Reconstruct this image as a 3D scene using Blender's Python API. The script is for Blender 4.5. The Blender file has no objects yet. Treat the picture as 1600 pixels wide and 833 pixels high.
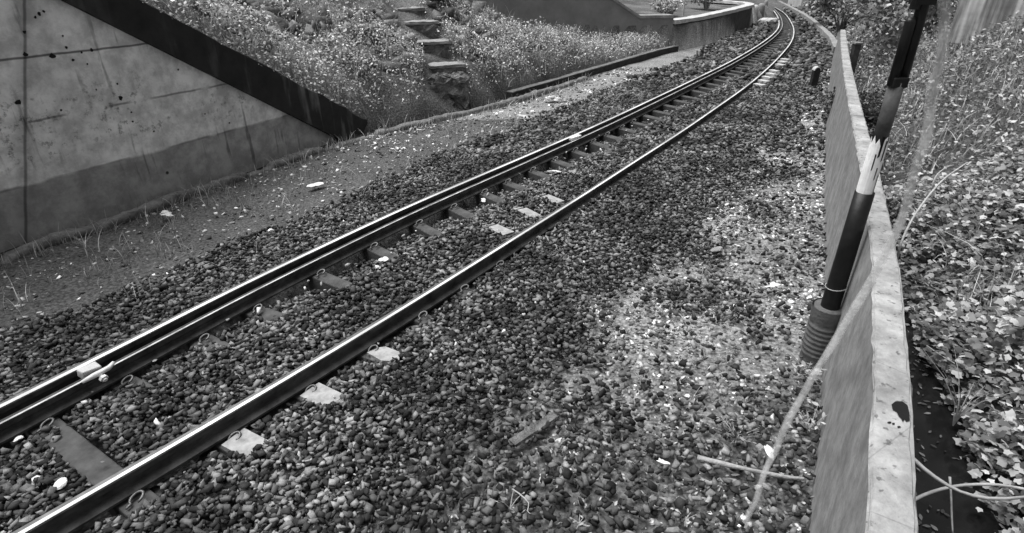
import bpy, math, random
import numpy as np
from math import sin, cos, pi, radians
rng = np.random.default_rng(7); random.seed(7)
S = bpy.context.scene; COL = S.collection
H = 2.13; PITCH = radians(27.6); F = 912.0
CP, SP = cos(PITCH), sin(PITCH)

# ---------------------------------------------------------------- camera
cd = bpy.data.cameras.new('camera'); cam = bpy.data.objects.new('camera', cd); COL.objects.link(cam)
cam.location = (0, 0, H); cam.rotation_euler = (pi/2-PITCH, 0, 0)
cd.sensor_width = 36; cd.lens = F/1600*36; cd.clip_start = .02; cd.clip_end = 2000
S.camera = cam
S.view_settings.view_transform = 'Standard'; S.view_settings.look = 'None'; S.view_settings.exposure = 0

def G(px, py, z=0.0):
    """surveyed point: where the line of sight through a photo point meets height z"""
    x = px-800; y = 416.5-py
    t = (H-z)/(F*SP-y*CP)
    return np.array([x*t, (F*CP+y*SP)*t, z])
def D(px, py, depth):
    x = (px-800)/F*depth; y = (416.5-py)/F*depth
    return np.array([x, depth*CP+y*SP, H-depth*SP+y*CP])

# ---------------------------------------------------------------- world + sun
SUN_EL, SUN_AZ = radians(70), radians(-75)     # azimuth from +Y towards +X
w = bpy.data.worlds.new('World'); S.world = w; w.use_nodes = True
nt = w.node_tree; bg = nt.nodes['Background']
sky = nt.nodes.new('ShaderNodeTexSky'); sky.sky_type = 'NISHITA'; sky.sun_disc = False
sky.sun_elevation = SUN_EL; sky.sun_rotation = SUN_AZ; sky.dust_density = 4
bw = nt.nodes.new('ShaderNodeRGBToBW')
nt.links.new(sky.outputs[0], bw.inputs[0]); nt.links.new(bw.outputs[0], bg.inputs[0]); bg.inputs[1].default_value = .15
sl = bpy.data.lights.new('sun', 'SUN'); so = bpy.data.objects.new('sun', sl); COL.objects.link(so)
sl.energy = 3.9; sl.angle = radians(48); sl.color = (1, 1, 1)
from mathutils import Vector
sd_ = Vector((sin(SUN_AZ)*cos(SUN_EL), cos(SUN_AZ)*cos(SUN_EL), sin(SUN_EL)))
so.rotation_euler = sd_.to_track_quat('Z', 'Y').to_euler(); so.location = (0, 0, 20)

# ---------------------------------------------------------------- helpers
def tag(o, label=None, cat=None, group=None, kind=None):
    if label: o['label'] = label
    if cat: o['category'] = cat
    if group: o['group'] = group
    if kind: o['kind'] = kind
    return o
def empty(name, loc, label=None, cat=None, group=None, rz=0):
    o = bpy.data.objects.new(name, None); COL.objects.link(o); o.location = loc; o.rotation_euler = (0, 0, rz)
    o.empty_display_size = .1
    return tag(o, label, cat, group)
def mesh_np(name, V, Fc, mat, smooth=False, attr=None):
    """V (n,3), Fc (m,3 or 4) -> object"""
    V = np.asarray(V, np.float32); Fc = np.asarray(Fc, np.int32)
    me = bpy.data.meshes.new(name); m, k = Fc.shape
    me.vertices.add(len(V)); me.vertices.foreach_set('co', V.ravel())
    me.loops.add(m*k); me.loops.foreach_set('vertex_index', Fc.ravel())
    me.polygons.add(m); me.polygons.foreach_set('loop_start', np.arange(0, m*k, k, dtype=np.int32))
    me.polygons.foreach_set('loop_total', np.full(m, k, np.int32))
    me.update(calc_edges=True); me.validate()
    if smooth: me.polygons.foreach_set('use_smooth', np.ones(m, bool))
    if attr is not None:
        a = me.attributes.new('tone', 'FLOAT', 'POINT'); a.data.foreach_set('value', np.asarray(attr, np.float32))
    me.materials.append(mat)
    o = bpy.data.objects.new(name, me); COL.objects.link(o); return o
class MB:
    def __init__(s): s.v = []; s.f = []
    def add(s, V, Fs):
        b = len(s.v); s.v += [tuple(map(float, p)) for p in V]; s.f += [tuple(int(i)+b for i in f) for f in Fs]; return s
    def box(s, c, d, rz=0, rx=0, ry=0, jit=0):
        V = []
        M = np.array([[cos(rz), -sin(rz), 0], [sin(rz), cos(rz), 0], [0, 0, 1]]) @ np.array([[1, 0, 0], [0, cos(rx), -sin(rx)], [0, sin(rx), cos(rx)]]) @ np.array([[cos(ry), 0, sin(ry)], [0, 1, 0], [-sin(ry), 0, cos(ry)]])
        for z in (-.5, .5):
            for x, y in ((-.5, -.5), (.5, -.5), (.5, .5), (-.5, .5)):
                V.append(np.array(c)+M@(np.array([x*d[0], y*d[1], z*d[2]]))+rng.normal(0, 1, 3)*jit)
        return s.add(V, [(3, 2, 1, 0), (4, 5, 6, 7), (0, 1, 5, 4), (1, 2, 6, 5), (2, 3, 7, 6), (3, 0, 4, 7)])
    def tube(s, pts, r, n=8, cap=True):
        pts = [np.array(p, float) for p in pts]; m = len(pts)
        R = r if hasattr(r, '__len__') else [r]*m
        V = []; up = None
        for i, p in enumerate(pts):
            t = pts[min(i+1, m-1)]-pts[max(i-1, 0)]; t = t/(np.linalg.norm(t)+1e-9)
            if up is None: up = np.array([0, 0, 1.]) if abs(t[2]) < .9 else np.array([1., 0, 0])
            a = np.cross(t, up); a /= np.linalg.norm(a)+1e-9; b = np.cross(a, t); up = b
            for k in range(n): V.append(p+R[i]*(cos(2*pi*k/n)*a+sin(2*pi*k/n)*b))
        Fs = [(i*n+k, i*n+(k+1) % n, (i+1)*n+(k+1) % n, (i+1)*n+k) for i in range(m-1) for k in range(n)]
        if cap: Fs += [tuple(range(n))[::-1], tuple((m-1)*n+k for k in range(n))]
        return s.add(V, Fs)
    def blob(s, c, d, seed=0, amp=.25, sub=2, flat=0):
        V, Fs = ICO[sub]; V = V.copy(); g = np.random.default_rng(seed)
        for _ in range(5):
            k = g.normal(size=3)*1.6; V *= (1+amp*.5*np.sin(V@k+g.uniform(0, 6)))[:, None]
        V = V+g.normal(size=V.shape)*amp*.12
        return s.add(V*np.array(d)+np.array(c), Fs)
    def build(s, name, mat, parent=None, smooth=False, bevel=0):
        me = bpy.data.meshes.new(name); me.from_pydata(s.v, [], s.f); me.update(); me.materials.append(mat)
        if smooth:
            for p in me.polygons: p.use_smooth = True
        o = bpy.data.objects.new(name, me); COL.objects.link(o)
        if parent is not None: o.parent = parent
        if bevel:
            b = o.modifiers.new('bevel', 'BEVEL'); b.width = bevel; b.segments = 2; b.limit_method = 'ANGLE'
        return o
def ico(sub):
    import bmesh
    bm = bmesh.new(); bmesh.ops.create_icosphere(bm, subdivisions=sub, radius=1)
    V = np.array([v.co[:] for v in bm.verts]); Fs = [tuple(v.index for v in f.verts) for f in bm.faces]; bm.free(); return V, Fs
ICO = {1: ico(1), 2: ico(2), 3: ico(3), 4: ico(4)}
def wpts(p, parent): return np.array(p)-np.array(parent.location)

def cr(pts, step=.1):
    P = [np.array(p, float) for p in pts]; P = [2*P[0]-P[1]]+P+[2*P[-1]-P[-2]]; out = []
    for i in range(1, len(P)-2):
        n = max(2, int(np.linalg.norm(P[i+1]-P[i])/step))
        for k in range(n):
            t = k/n
            out.append(.5*((2*P[i])+(-P[i-1]+P[i+1])*t+(2*P[i-1]-5*P[i]+4*P[i+1]-P[i+2])*t*t+(-P[i-1]+3*P[i]-3*P[i+1]+P[i+2])*t**3))
    out.append(P[-2]); return np.array(out)
def smooth(P, it=30):
    P = P.copy()
    for _ in range(it): P[1:-1] = .25*P[:-2]+.5*P[1:-1]+.25*P[2:]
    return P
def resample(P, step):
    d = np.r_[0, np.cumsum(np.linalg.norm(np.diff(P, axis=0), axis=1))]; s = np.arange(0, d[-1], step)
    return np.c_[[np.interp(s, d, P[:, i]) for i in range(P.shape[1])]].T
def normals2(P):
    T = np.gradient(P[:, :2], axis=0); T /= np.linalg.norm(T, axis=1)[:, None]; return np.c_[-T[:, 1], T[:, 0]], T   # left normal
def offset(P, d):
    N, _ = normals2(P); Q = P.copy(); Q[:, :2] += N*d; return Q
def sweep(P, prof, jit=0, closed=True):
    """P (n,3) path; prof list of (left offset, z)"""
    N, _ = normals2(P); k = len(prof); V = []
    for i, p in enumerate(P):
        for (a, z) in prof:
            q = np.array([p[0]+N[i, 0]*a, p[1]+N[i, 1]*a, p[2]+z])
            if jit: q += rng.normal(0, jit, 3)
            V.append(q)
    Fs = [(i*k+j, i*k+(j+1) % k, (i+1)*k+(j+1) % k, (i+1)*k+j) for i in range(len(P)-1) for j in range(k if closed else k-1)]
    if closed: Fs += [tuple(range(k)), tuple((len(P)-1)*k+j for j in range(k))[::-1]]
    return MB().add(V, Fs)
def sdist(P, X, Y):
    """signed distance (left +) of points to polyline P, plus arclength index"""
    best = np.full(X.shape, 1e9); sg = np.zeros(X.shape); idx = np.zeros(X.shape)
    P = P[:, :2]
    for i in range(len(P)-1):
        a = P[i]; d = P[i+1]-a; L = d@d
        t = ((X-a[0])*d[0]+(Y-a[1])*d[1])/L
        lo = -1e9 if i == 0 else 0; hi = 1e9 if i == len(P)-2 else 1
        t = np.clip(t, lo, hi)
        dx = X-a[0]-t*d[0]; dy = Y-a[1]-t*d[1]; q = np.hypot(dx, dy)
        m = q < best; best[m] = q[m]; sg[m] = np.sign(d[0]*dy-d[1]*dx)[m]; idx[m] = (i+t)[m]
    return best*sg, idx
def vnoise(X, Y, sc, seed=0):
    g = np.random.default_rng(seed); T = g.uniform(-1, 1, (64, 64))
    x = X/sc; y = Y/sc; i = np.floor(x).astype(int); j = np.floor(y).astype(int); u = x-i; v = y-j
    u = u*u*(3-2*u); v = v*v*(3-2*v)
    a = T[i % 64, j % 64]; b = T[(i+1) % 64, j % 64]; c = T[i % 64, (j+1) % 64]; d = T[(i+1) % 64, (j+1) % 64]
    return (a*(1-u)+b*u)*(1-v)+(c*(1-u)+d*u)*v
def sub(P, y0, y1): return P[(P[:, 1] >= y0)&(P[:, 1] <= y1)]
def sstep(a, b, x): t = np.clip((x-a)/(b-a), 0, 1); return t*t*(3-2*t)

# ---------------------------------------------------------------- materials
def mat(name, base=.3, var=.4, scale=8, rough=.85, bump=.3, bscale=None, island=0., metal=0, spec=.3, coords='Object', detail=8, bdist=.02, build=None):
    m = bpy.data.materials.new(name); m.use_nodes = True; n = m.node_tree.nodes; l = m.node_tree.links
    p = n['Principled BSDF']; p.inputs['Roughness'].default_value = rough; p.inputs['Metallic'].default_value = metal
    p.inputs['Specular IOR Level'].default_value = spec
    tc = n.new('ShaderNodeTexCoord'); nz = n.new('ShaderNodeTexNoise'); nz.inputs['Scale'].default_value = scale; nz.inputs['Detail'].default_value = detail
    nz.inputs['Roughness'].default_value = .65
    l.new(tc.outputs[coords], nz.inputs['Vector'])
    mr = n.new('ShaderNodeMapRange'); mr.inputs[1].default_value = .3; mr.inputs[2].default_value = .7
    mr.inputs[3].default_value = base*(1-var); mr.inputs[4].default_value = base*(1+var); l.new(nz.outputs['Fac'], mr.inputs[0])
    val = mr.outputs[0]
    if island:
        g = n.new('ShaderNodeNewGeometry'); pw = n.new('ShaderNodeMath'); pw.operation = 'POWER'; pw.inputs[1].default_value = 2.2
        l.new(g.outputs['Random Per Island'], pw.inputs[0])
        ir = n.new('ShaderNodeMapRange'); ir.inputs[3].default_value = 1-island*.85; ir.inputs[4].default_value = 1+island*2.4
        l.new(pw.outputs[0], ir.inputs[0]); mu = n.new('ShaderNodeMath'); mu.operation = 'MULTIPLY'
        l.new(val, mu.inputs[0]); l.new(ir.outputs[0], mu.inputs[1]); val = mu.outputs[0]
    if build: val = build(n, l, tc, val)
    l.new(val, p.inputs['Base Color'])
    if bump:
        b = n.new('ShaderNodeBump'); b.inputs['Strength'].default_value = bump; b.inputs['Distance'].default_value = bdist
        nb = n.new('ShaderNodeTexNoise'); nb.inputs['Scale'].default_value = bscale or scale*3; nb.inputs['Detail'].default_value = 8
        l.new(tc.outputs[coords], nb.inputs['Vector']); l.new(nb.outputs['Fac'], b.inputs['Height']); l.new(b.outputs[0], p.inputs['Normal'])
    return m
def mth(n, l, op, a, b=None, c=None):
    x = n.new('ShaderNodeMath'); x.operation = op
    for i, q in enumerate((a, b, c)):
        if q is None: continue
        if isinstance(q, (int, float)): x.inputs[i].default_value = q
        else: l.new(q, x.inputs[i])
    return x.outputs[0]
def mrange(n, l, v, a, b, c, d):
    x = n.new('ShaderNodeMapRange'); x.interpolation_type = 'SMOOTHSTEP'; l.new(v, x.inputs[0])
    for i, q in enumerate((a, b, c, d)): x.inputs[i+1].default_value = q
    return x.outputs[0]
def leafmat(name, base, island=.8, rough=.5, trans=.25):
    m = mat(name, base, .25, 6, rough, 0, island=island, spec=.35)
    n = m.node_tree.nodes; l = m.node_tree.links; p = n['Principled BSDF']
    tr = n.new('ShaderNodeBsdfTranslucent'); mx = n.new('ShaderNodeMixShader'); mx.inputs[0].default_value = trans
    l.new(p.inputs['Base Color'].links[0].from_socket, tr.inputs[0])
    l.new(p.outputs[0], mx.inputs[1]); l.new(tr.outputs[0], mx.inputs[2]); l.new(mx.outputs[0], n['Material Output'].inputs[0])
    return m
M = {}
def patchy(n, l, tc, val):
    g = n.new('ShaderNodeTexNoise'); g.inputs['Scale'].default_value = 1.3; g.inputs['Detail'].default_value = 4; l.new(tc.outputs['Object'], g.inputs['Vector'])
    return mth(n, l, 'MULTIPLY', val, mrange(n, l, g.outputs['Fac'], .36, .64, .55, 1.35))
M['stone'] = mat('ballast stone', .082, .5, 30, .85, .4, 120, island=.98, bdist=.004, build=patchy)
M['rubble'] = mat('rubble stone', .13, .5, 9, .9, .7, 25, island=.5)
M['litter_stone'] = mat('dusty gravel', .34, .45, 20, .9, .4, 60, island=.95, build=patchy)
M['concrete'] = mat('weathered concrete', .26, .35, 5, .9, .4, 30, bdist=.01)
M['sleeper'] = mat('sleeper concrete', .075, .5, 9, .9, .4, 50, bdist=.006)
M['sleeper_light'] = mat('bare sleeper concrete', .33, .4, 16, .85, .3, 60, bdist=.004)
def worn(n, l, tc, val):
    g = n.new('ShaderNodeTexNoise'); g.inputs['Scale'].default_value = 1.1; g.inputs['Detail'].default_value = 7; l.new(tc.outputs['Object'], g.inputs['Vector'])
    return mth(n, l, 'MULTIPLY', val, mrange(n, l, g.outputs['Fac'], .36, .56, .62, 1.0))
M['steel'] = mat('polished rail head', .88, .08, 20, .5, .08, 90, metal=.25, bdist=.001, build=worn)
M['head'] = mat('dull rail head', .16, .4, 14, .5, .2, 60, metal=.5, bdist=.001)
M['rust'] = mat('rusty rail side', .05, .8, 9, .8, .5, 70, bdist=.003)
M['rust_edge'] = mat('worn check rail head', .55, .6, 7, .5, .3, 60, metal=.3, bdist=.003)
M['clip'] = mat('clip steel', .16, .5, 20, .5, .2, metal=.6)
M['coping_white'] = mat('pale coping', .5, .25, 5, .85, .3)
M['white'] = mat('white scrap', .75, .15, 20, .6, .3)
M['bark'] = mat('dry wood', .30, .4, 18, .9, .5)
M['pale_wood'] = mat('pale dry stalk', .42, .3, 18, .8, .4)
M['black'] = mat('black bitumen sleeve', .012, .6, 10, .38, .25, 40, bdist=.003)
M['greypipe'] = mat('grey sleeve', .10, .35, 22, .6, .5, 60, bdist=.003)
M['peeled'] = mat('peeled white timber', 1.0, .12, 9, .75, .5, 40, bdist=.004)
M['collar'] = mat('ribbed rubber collar', .12, .35, 12, .75, .3, 40)
M['tar'] = mat('black tar', .006, .3, 10, .5, .1)
M['hose'] = mat('pale hose', .42, .2, 10, .4, .05)
M['leaf_bank'] = leafmat('creeper leaf', .29, .65)
M['leaf_dark'] = leafmat('dark leaf', .11, .7)
M['leaf_weed'] = leafmat('weed leaf', .45, .7)
M['grass'] = leafmat('grass blade', .30, .7)
M['grass_pale'] = leafmat('pale grass blade', .34, .5)
M['leaf_dry'] = leafmat('dry leaf', .26, .75, .7)
M['leaf_light'] = leafmat('light leaf', .42, .4)

# ---------------------------------------------------------------- surveyed lines
ZR = .10
Lpx = [(0,634.6),(116,578),(233,520),(300,481),(428,420),(557,360),(600,338),(760,270),(920,201),(1000,164),(1080,126),(1143,95),(1190,67),(1212,49),(1217,37),(1214,24.5),(1206,14)]
Rpx = [(30,833),(175,750),(300,678),(460,583),(620,487),(760,399),(920,299),(990,253),(1061,208),(1116,170),(1163,137),(1192,113),(1216,90),(1235,67),(1240,51),(1237,37),(1224.5,20),(1204,8)]
def rail_curve(px):
    P = [G(x, y, ZR) for x, y in px]
    d = P[0]-P[1]; d /= np.linalg.norm(d); P = [P[0]+d*6, P[0]+d*3]+P
    C = cr(P, .1); C = resample(C, .1); C = smooth(C, 60); C[:, 2] = 0; return C
RL = rail_curve(Lpx); RR = rail_curve(Rpx)
# pairs: for every station on the right rail the nearest left point
def nearest(P, q):
    i = int(np.argmin(np.hypot(P[:, 0]-q[0], P[:, 1]-q[1]))); return i
NR, TR = normals2(RR)
CEN = smooth(np.array([(p+RL[nearest(RL, p)])/2 for p in RR]), 20)
CEN = resample(CEN, .25)

# left retaining line (foot of wing wall, kerbs, curved wall)
LK = cr([(-9.0,-4.5,0),(-6.6,0,0),G(0,392),G(260,303),G(520,218),G(680,181),G(800,152),G(1000,92),G(1045,80),G(1095,71),G(1140,55),G(1168,41)], .25); LK = smooth(resample(LK, .25), 4)
# right parapet: left top edge
WT = cr([G(1355,833,.85)*1.0-np.array([.55,.95,0]),G(1355,833,.85),G(1366,640,.85),G(1366,470,.85),G(1362,380,.85),G(1343,250,.85),G(1328,170,.85),G(1318,110,.82),G(1314,70,.76),G(1313.5,46,.68)], .2)
WT = smooth(resample(WT, .2), 3); WTZ = WT[:, 2].copy()
WL = WT.copy(); WL[:, 2] = 0
WLx = np.vstack([WL[:1]-(WL[3]-WL[0])*8, WL, WL[-1:]+(WL[-1]-WL[-4])*3])

def terrain(X, Y, full=False):
    X = np.asarray(X, float); Y = np.asarray(Y, float)
    d, si = sdist(LK[::2], X, Y); c, _ = sdist(CEN, X, Y); e, wi = sdist(WLx, X, Y); e = -e
    n1 = vnoise(X, Y, .45, 1); n2 = vnoise(X, Y, 1.7, 2); n3 = vnoise(X, Y, .16, 3)
    z = -.035+.012*n1+.02*n2*np.clip(np.abs(c)-1.2, 0, 1)
    z = np.where(np.abs(c) < 1.35, -.045+.01*n1, z)
    z = np.where(np.abs(c) < .5, -.15, z)
    # left bank
    P = W1A; Dv = W1D
    u = (X-P[0])*Dv[0]+(Y-P[1])*Dv[1]                 # along wing wall, from far end back
    wt = np.clip(W1TOP(u), 0, 4.6)
    k = 1-.78*sstep(11.8, 15.8, Y)
    bank = np.where(d < .4, 1.35*d, .54+.55*(d-.4)); cap = 1.9
    bank = np.where(bank > cap, cap+.10*(d-2.87), bank)*k+(.07*n1+.10*n2+.03*n3)*sstep(.1, .8, d)
    bank = bank+wt-.12*(wt > 0)-np.minimum(wt,.35)*.2
    flat = .62*sstep(0,.15,d)+.06*np.maximum(d-1, 0)+.05*n2
    bl = np.where(Y > W2Y(X), flat, bank)
    stx = np.abs(X-np.interp(Y, [9.2, 10, 10.5, 11, 11.5, 13], [-1.05, -1.12, -1.4, -1.64, -1.94, -2.6]))
    bl = bl-.16*sstep(.55, .25, stx)*sstep(9.2, 9.6, Y)*sstep(13, 12, Y)
    far = sstep(24, 34, Y)
    bl = bl*(1-far)+far*(.1+.12*np.maximum(d-2,0))
    z = np.where(d > .10, bl, z)
    # right side: ditch and bank
    wd = np.interp(Y, [0, 2, 4, 6, 9], [.88, .80, .50, .28, .15])+.12*n1+.05*n3
    r = e-.14
    fade = sstep(17.5, 13, Y)
    rb = np.where(r < wd, -.62+.05*n1, -.62+.68*(r-wd)+(.10*n2+.05*n1))
    rb = np.minimum(rb, 1.0+.06*np.maximum(r-2.6, 0)+.06*n2)
    rf = .05+.10*np.maximum(r-.3, 0)+.05*n2
    rb = rb*fade+rf*(1-fade)
    z = np.where(e > .07, rb, z)
    # the land rises to hills far away
    R = np.hypot(X-4, Y-6)
    z = z+np.maximum(R-34, 0)**1.15*.10*(1+.25*vnoise(X, Y, 25, 9))
    if full: return z, d, c, e, wd
    return z

# wing wall 1 frame
W1F = np.array([*G(522,216)[:2]]); W1N = np.array([*G(0,391)[:2]])      # far foot, near foot
W1D = (W1N-W1F)/np.linalg.norm(W1N-W1F); W1A = W1F
nn = np.array([-W1D[1], W1D[0]])      # candidate normal
if nn[0] < 0: nn = -nn                # faces the track
def on_wall1(px, py):
    x = px-800; y = 416.5-py; r = np.array([x, F*CP+y*SP, -(F*SP-y*CP)]); o = np.array([0, 0, H])
    t = ((W1A-o[:2])@nn)/(r[:2]@nn); q = o+r*t; return (q[:2]-W1A)@W1D, q[2]
lo = [on_wall1(95,0), on_wall1(300,105), on_wall1(430,168), on_wall1(515,212)]
hi = [on_wall1(210,0), on_wall1(400,95), on_wall1(500,148), on_wall1(566,186)]
LOF = np.polyfit([a for a, b in lo], [b for a, b in lo], 1); HIF = np.polyfit([a for a, b in hi], [b for a, b in hi], 1)
print('WALL1', lo, hi, LOF, HIF, 'len', np.linalg.norm(W1N-W1F), [on_wall1(*q) for q in ((0,95),(42,0),(0,300),(430,185),(42,250))])
def W1TOP(u): return np.where(u > -.6, HIF[0]*u+HIF[1], 0)
def W2Y(X): return np.interp(X, [-6, .97, 2.54, 4.35, 6, 9, 12], [15.2, 16.0, 16.5, 16.8, 16.0, 14, 13])

# ---------------------------------------------------------------- ground sheet
def axis(a, b, lo_, hi_, st):
    core = np.arange(a, b+st/2, st); out = [core]; s = st; v = b; R = []
    while v < hi_: s *= 1.25; v += s; R.append(v)
    s = st; v = a; Lf = []
    while v > lo_: s *= 1.25; v -= s; Lf.append(v)
    return np.r_[Lf[::-1], core, R]
xs = axis(-8, 12, -400, 400, .075); ys = axis(-1, 22, -300, 600, .075)
XX, YY = np.meshgrid(xs, ys); Z, dd, cc, ee, wd = terrain(XX, YY, True)
litter = sstep(.95, 1.6, -cc)*(ee < 0)
tone = np.full(Z.shape, .06)
tone = np.where(np.abs(cc) > 1.15, .10, tone)                            # dirt
tone = np.where((-cc > 1.2), .13+.05*vnoise(XX, YY, .5, 5), tone)
tone = np.where(dd > .1, .11+.05*vnoise(XX, YY, .4, 6), tone)
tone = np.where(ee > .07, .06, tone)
tone = np.where((cc > 1.0)&(dd < .1)&(YY > 9), .22, tone)
tone = np.where((cc > 1.15)&(dd < .1)&(YY <= 9), .085, tone)
tone = np.where((cc < -1.35)&(ee < .02), .15+.07*sstep(1.8, 3.4, YY)+.06*vnoise(XX, YY, .4, 15), tone)
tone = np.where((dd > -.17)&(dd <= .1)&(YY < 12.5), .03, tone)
tone = np.where((np.hypot(XX-4, YY-6) > 20)&(np.abs(cc) > 2), .13, tone)
nx, ny = len(xs), len(ys)
I = np.arange(nx*ny).reshape(ny, nx)
Fq = np.stack([I[:-1, :-1], I[:-1, 1:], I[1:, 1:], I[1:, :-1]], -1).reshape(-1, 4)
def gb(n, l, tc, val):
    a = n.new('ShaderNodeAttribute'); a.attribute_name = 'tone'
    nf = n.new('ShaderNodeTexNoise'); nf.inputs['Scale'].default_value = 45; nf.inputs['Detail'].default_value = 6; l.new(tc.outputs['Object'], nf.inputs['Vector'])
    g = mth(n, l, 'MULTIPLY', mrange(n, l, nf.outputs['Fac'], .3, .75, .5, 1.7), a.outputs['Fac'])
    return mth(n, l, 'MULTIPLY', g, val)
M['ground'] = mat('bare soil', 1, .3, 2.2, .95, .8, 28, build=gb, bdist=.03)
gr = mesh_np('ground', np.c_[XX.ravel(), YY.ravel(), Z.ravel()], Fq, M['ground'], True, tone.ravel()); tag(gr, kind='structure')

# ditch water
wp = offset(WLx, -.10)
wpz = wp.copy(); wpz[:, 2] = -.50
N_, _ = normals2(wpz); ww = np.interp(wpz[:, 1], [0, 6, 12, 14], [1.35, .9, .5, .05])
V = np.vstack([wpz, wpz-np.c_[N_, np.zeros(len(N_))]*ww[:, None]]); k = len(wpz)
M['water'] = mat('dark ditch water', .012, .5, 3, .12, .25, 6, spec=.25, bdist=.01)
tag(mesh_np('ditch_water', V, [(i, i+k, i+k+1, i+1) for i in range(k-1)], M['water'], True), kind='structure')

# ---------------------------------------------------------------- rails
RH = ZR
def rail_prof(hw=.033, fw=.06, h=RH, hd=.032):
    return [(-hw, h-.004), (-hw+.006, h), (hw-.006, h), (hw, h-.004), (hw, h-hd), (.009, h-hd-.012), (.009, .026), (fw, .012), (fw, 0), (-fw, 0), (-fw, .012), (-.009, .026), (-.009, h-hd-.012), (-hw, h-hd)]
def make_rail(P, label, hw, topmat, cat='rail', h=RH, name='running_rail', fw=.052, band=(-.020, .001), dull=(.002, .022)):
    root = empty(name, (P[60][0], P[60][1], 0), label, cat)
    o = P[60].copy(); Q = P-o; Q[:, 2] = .001
    sweep(Q, rail_prof(hw, fw, h)).build('rail_body', M['rust'], root)
    lo_, hi_ = band
    sweep(Q, [(lo_, h+.001), (hi_, h+.001), (hi_, h+.0025), (lo_, h+.0025)][::-1]).build('running_surface', topmat, root)
    if dull:
        a0, a1 = dull; sweep(Q, [(a0, h+.0006), (a1, h+.0006), (a1, h+.0016), (a0, h+.0016)][::-1]).build('dull_head', M['head'], root)
    return root
make_rail(RR, 'right-hand steel rail, dark sided with one bright polished head, nearest the parapet', .024, M['steel'])
make_rail(RL, 'left-hand steel rail with bright polished head beside the guard rail', .027, M['steel'], band=(-.024, .004), dull=(.005, .025))
CK = RL.copy(); CK[:, :2] -= normals2(RL)[0]*np.interp(RL[:, 1], [0, 4, 12], [.135, .128, .108])[:, None]
make_rail(CK, 'rusty guard rail with patchy worn top running close inside the left rail', .022, M['rust_edge'], 'guard rail', h=RH-.008, name='guard_rail', fw=.045, band=(-.021, -.008), dull=None)

# ---------------------------------------------------------------- sleepers
q0 = G(515, 632)[:2]; i0 = nearest(RR, q0)
SP_ = .462
dR = np.r_[0, np.cumsum(np.linalg.norm(np.diff(RR, axis=0), axis=1))]
s0 = dR[i0]; stations = []
sk = s0-SP_*5
while sk < dR[-1]-1:
    p = np.array([np.interp(sk, dR, RR[:, 0]), np.interp(sk, dR, RR[:, 1])]); il = nearest(RL, p); q = RL[il][:2]; gl_ = np.linalg.norm(p-q)
    q = RL[min(il+int(round(gl_*np.interp(p[1], [2.8, 4.2, 7, 12], [0, .27, .32, .5])/.1)), len(RL)-1)][:2]
    stations.append((sk, p, q)); sk += SP_
def e_clip(mb_loc, ang):
    pts = []
    for t in np.linspace(-.3, 1.55*pi, 14):
        pts.append((.026*cos(t), .030*sin(t), .022+.010*sin(t*1.0)))
    pts.append((.012, -.055, .012))
    R = np.array([[cos(ang), -sin(ang)], [sin(ang), cos(ang)]])
    out = [(*(R@np.array(p[:2])+mb_loc[:2]), p[2]+mb_loc[2]) for p in pts]
    return MB().tube(out, .0062, 6)
SLR = []      # for ballast exclusion
LIT = {0: 'cracked pale sleeper end nearest the camera beside the right rail', 1: 'clean pale sleeper end, second from the camera beside the right rail', 2: 'broken diamond-shaped pale sleeper end beside the right rail'}
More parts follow.
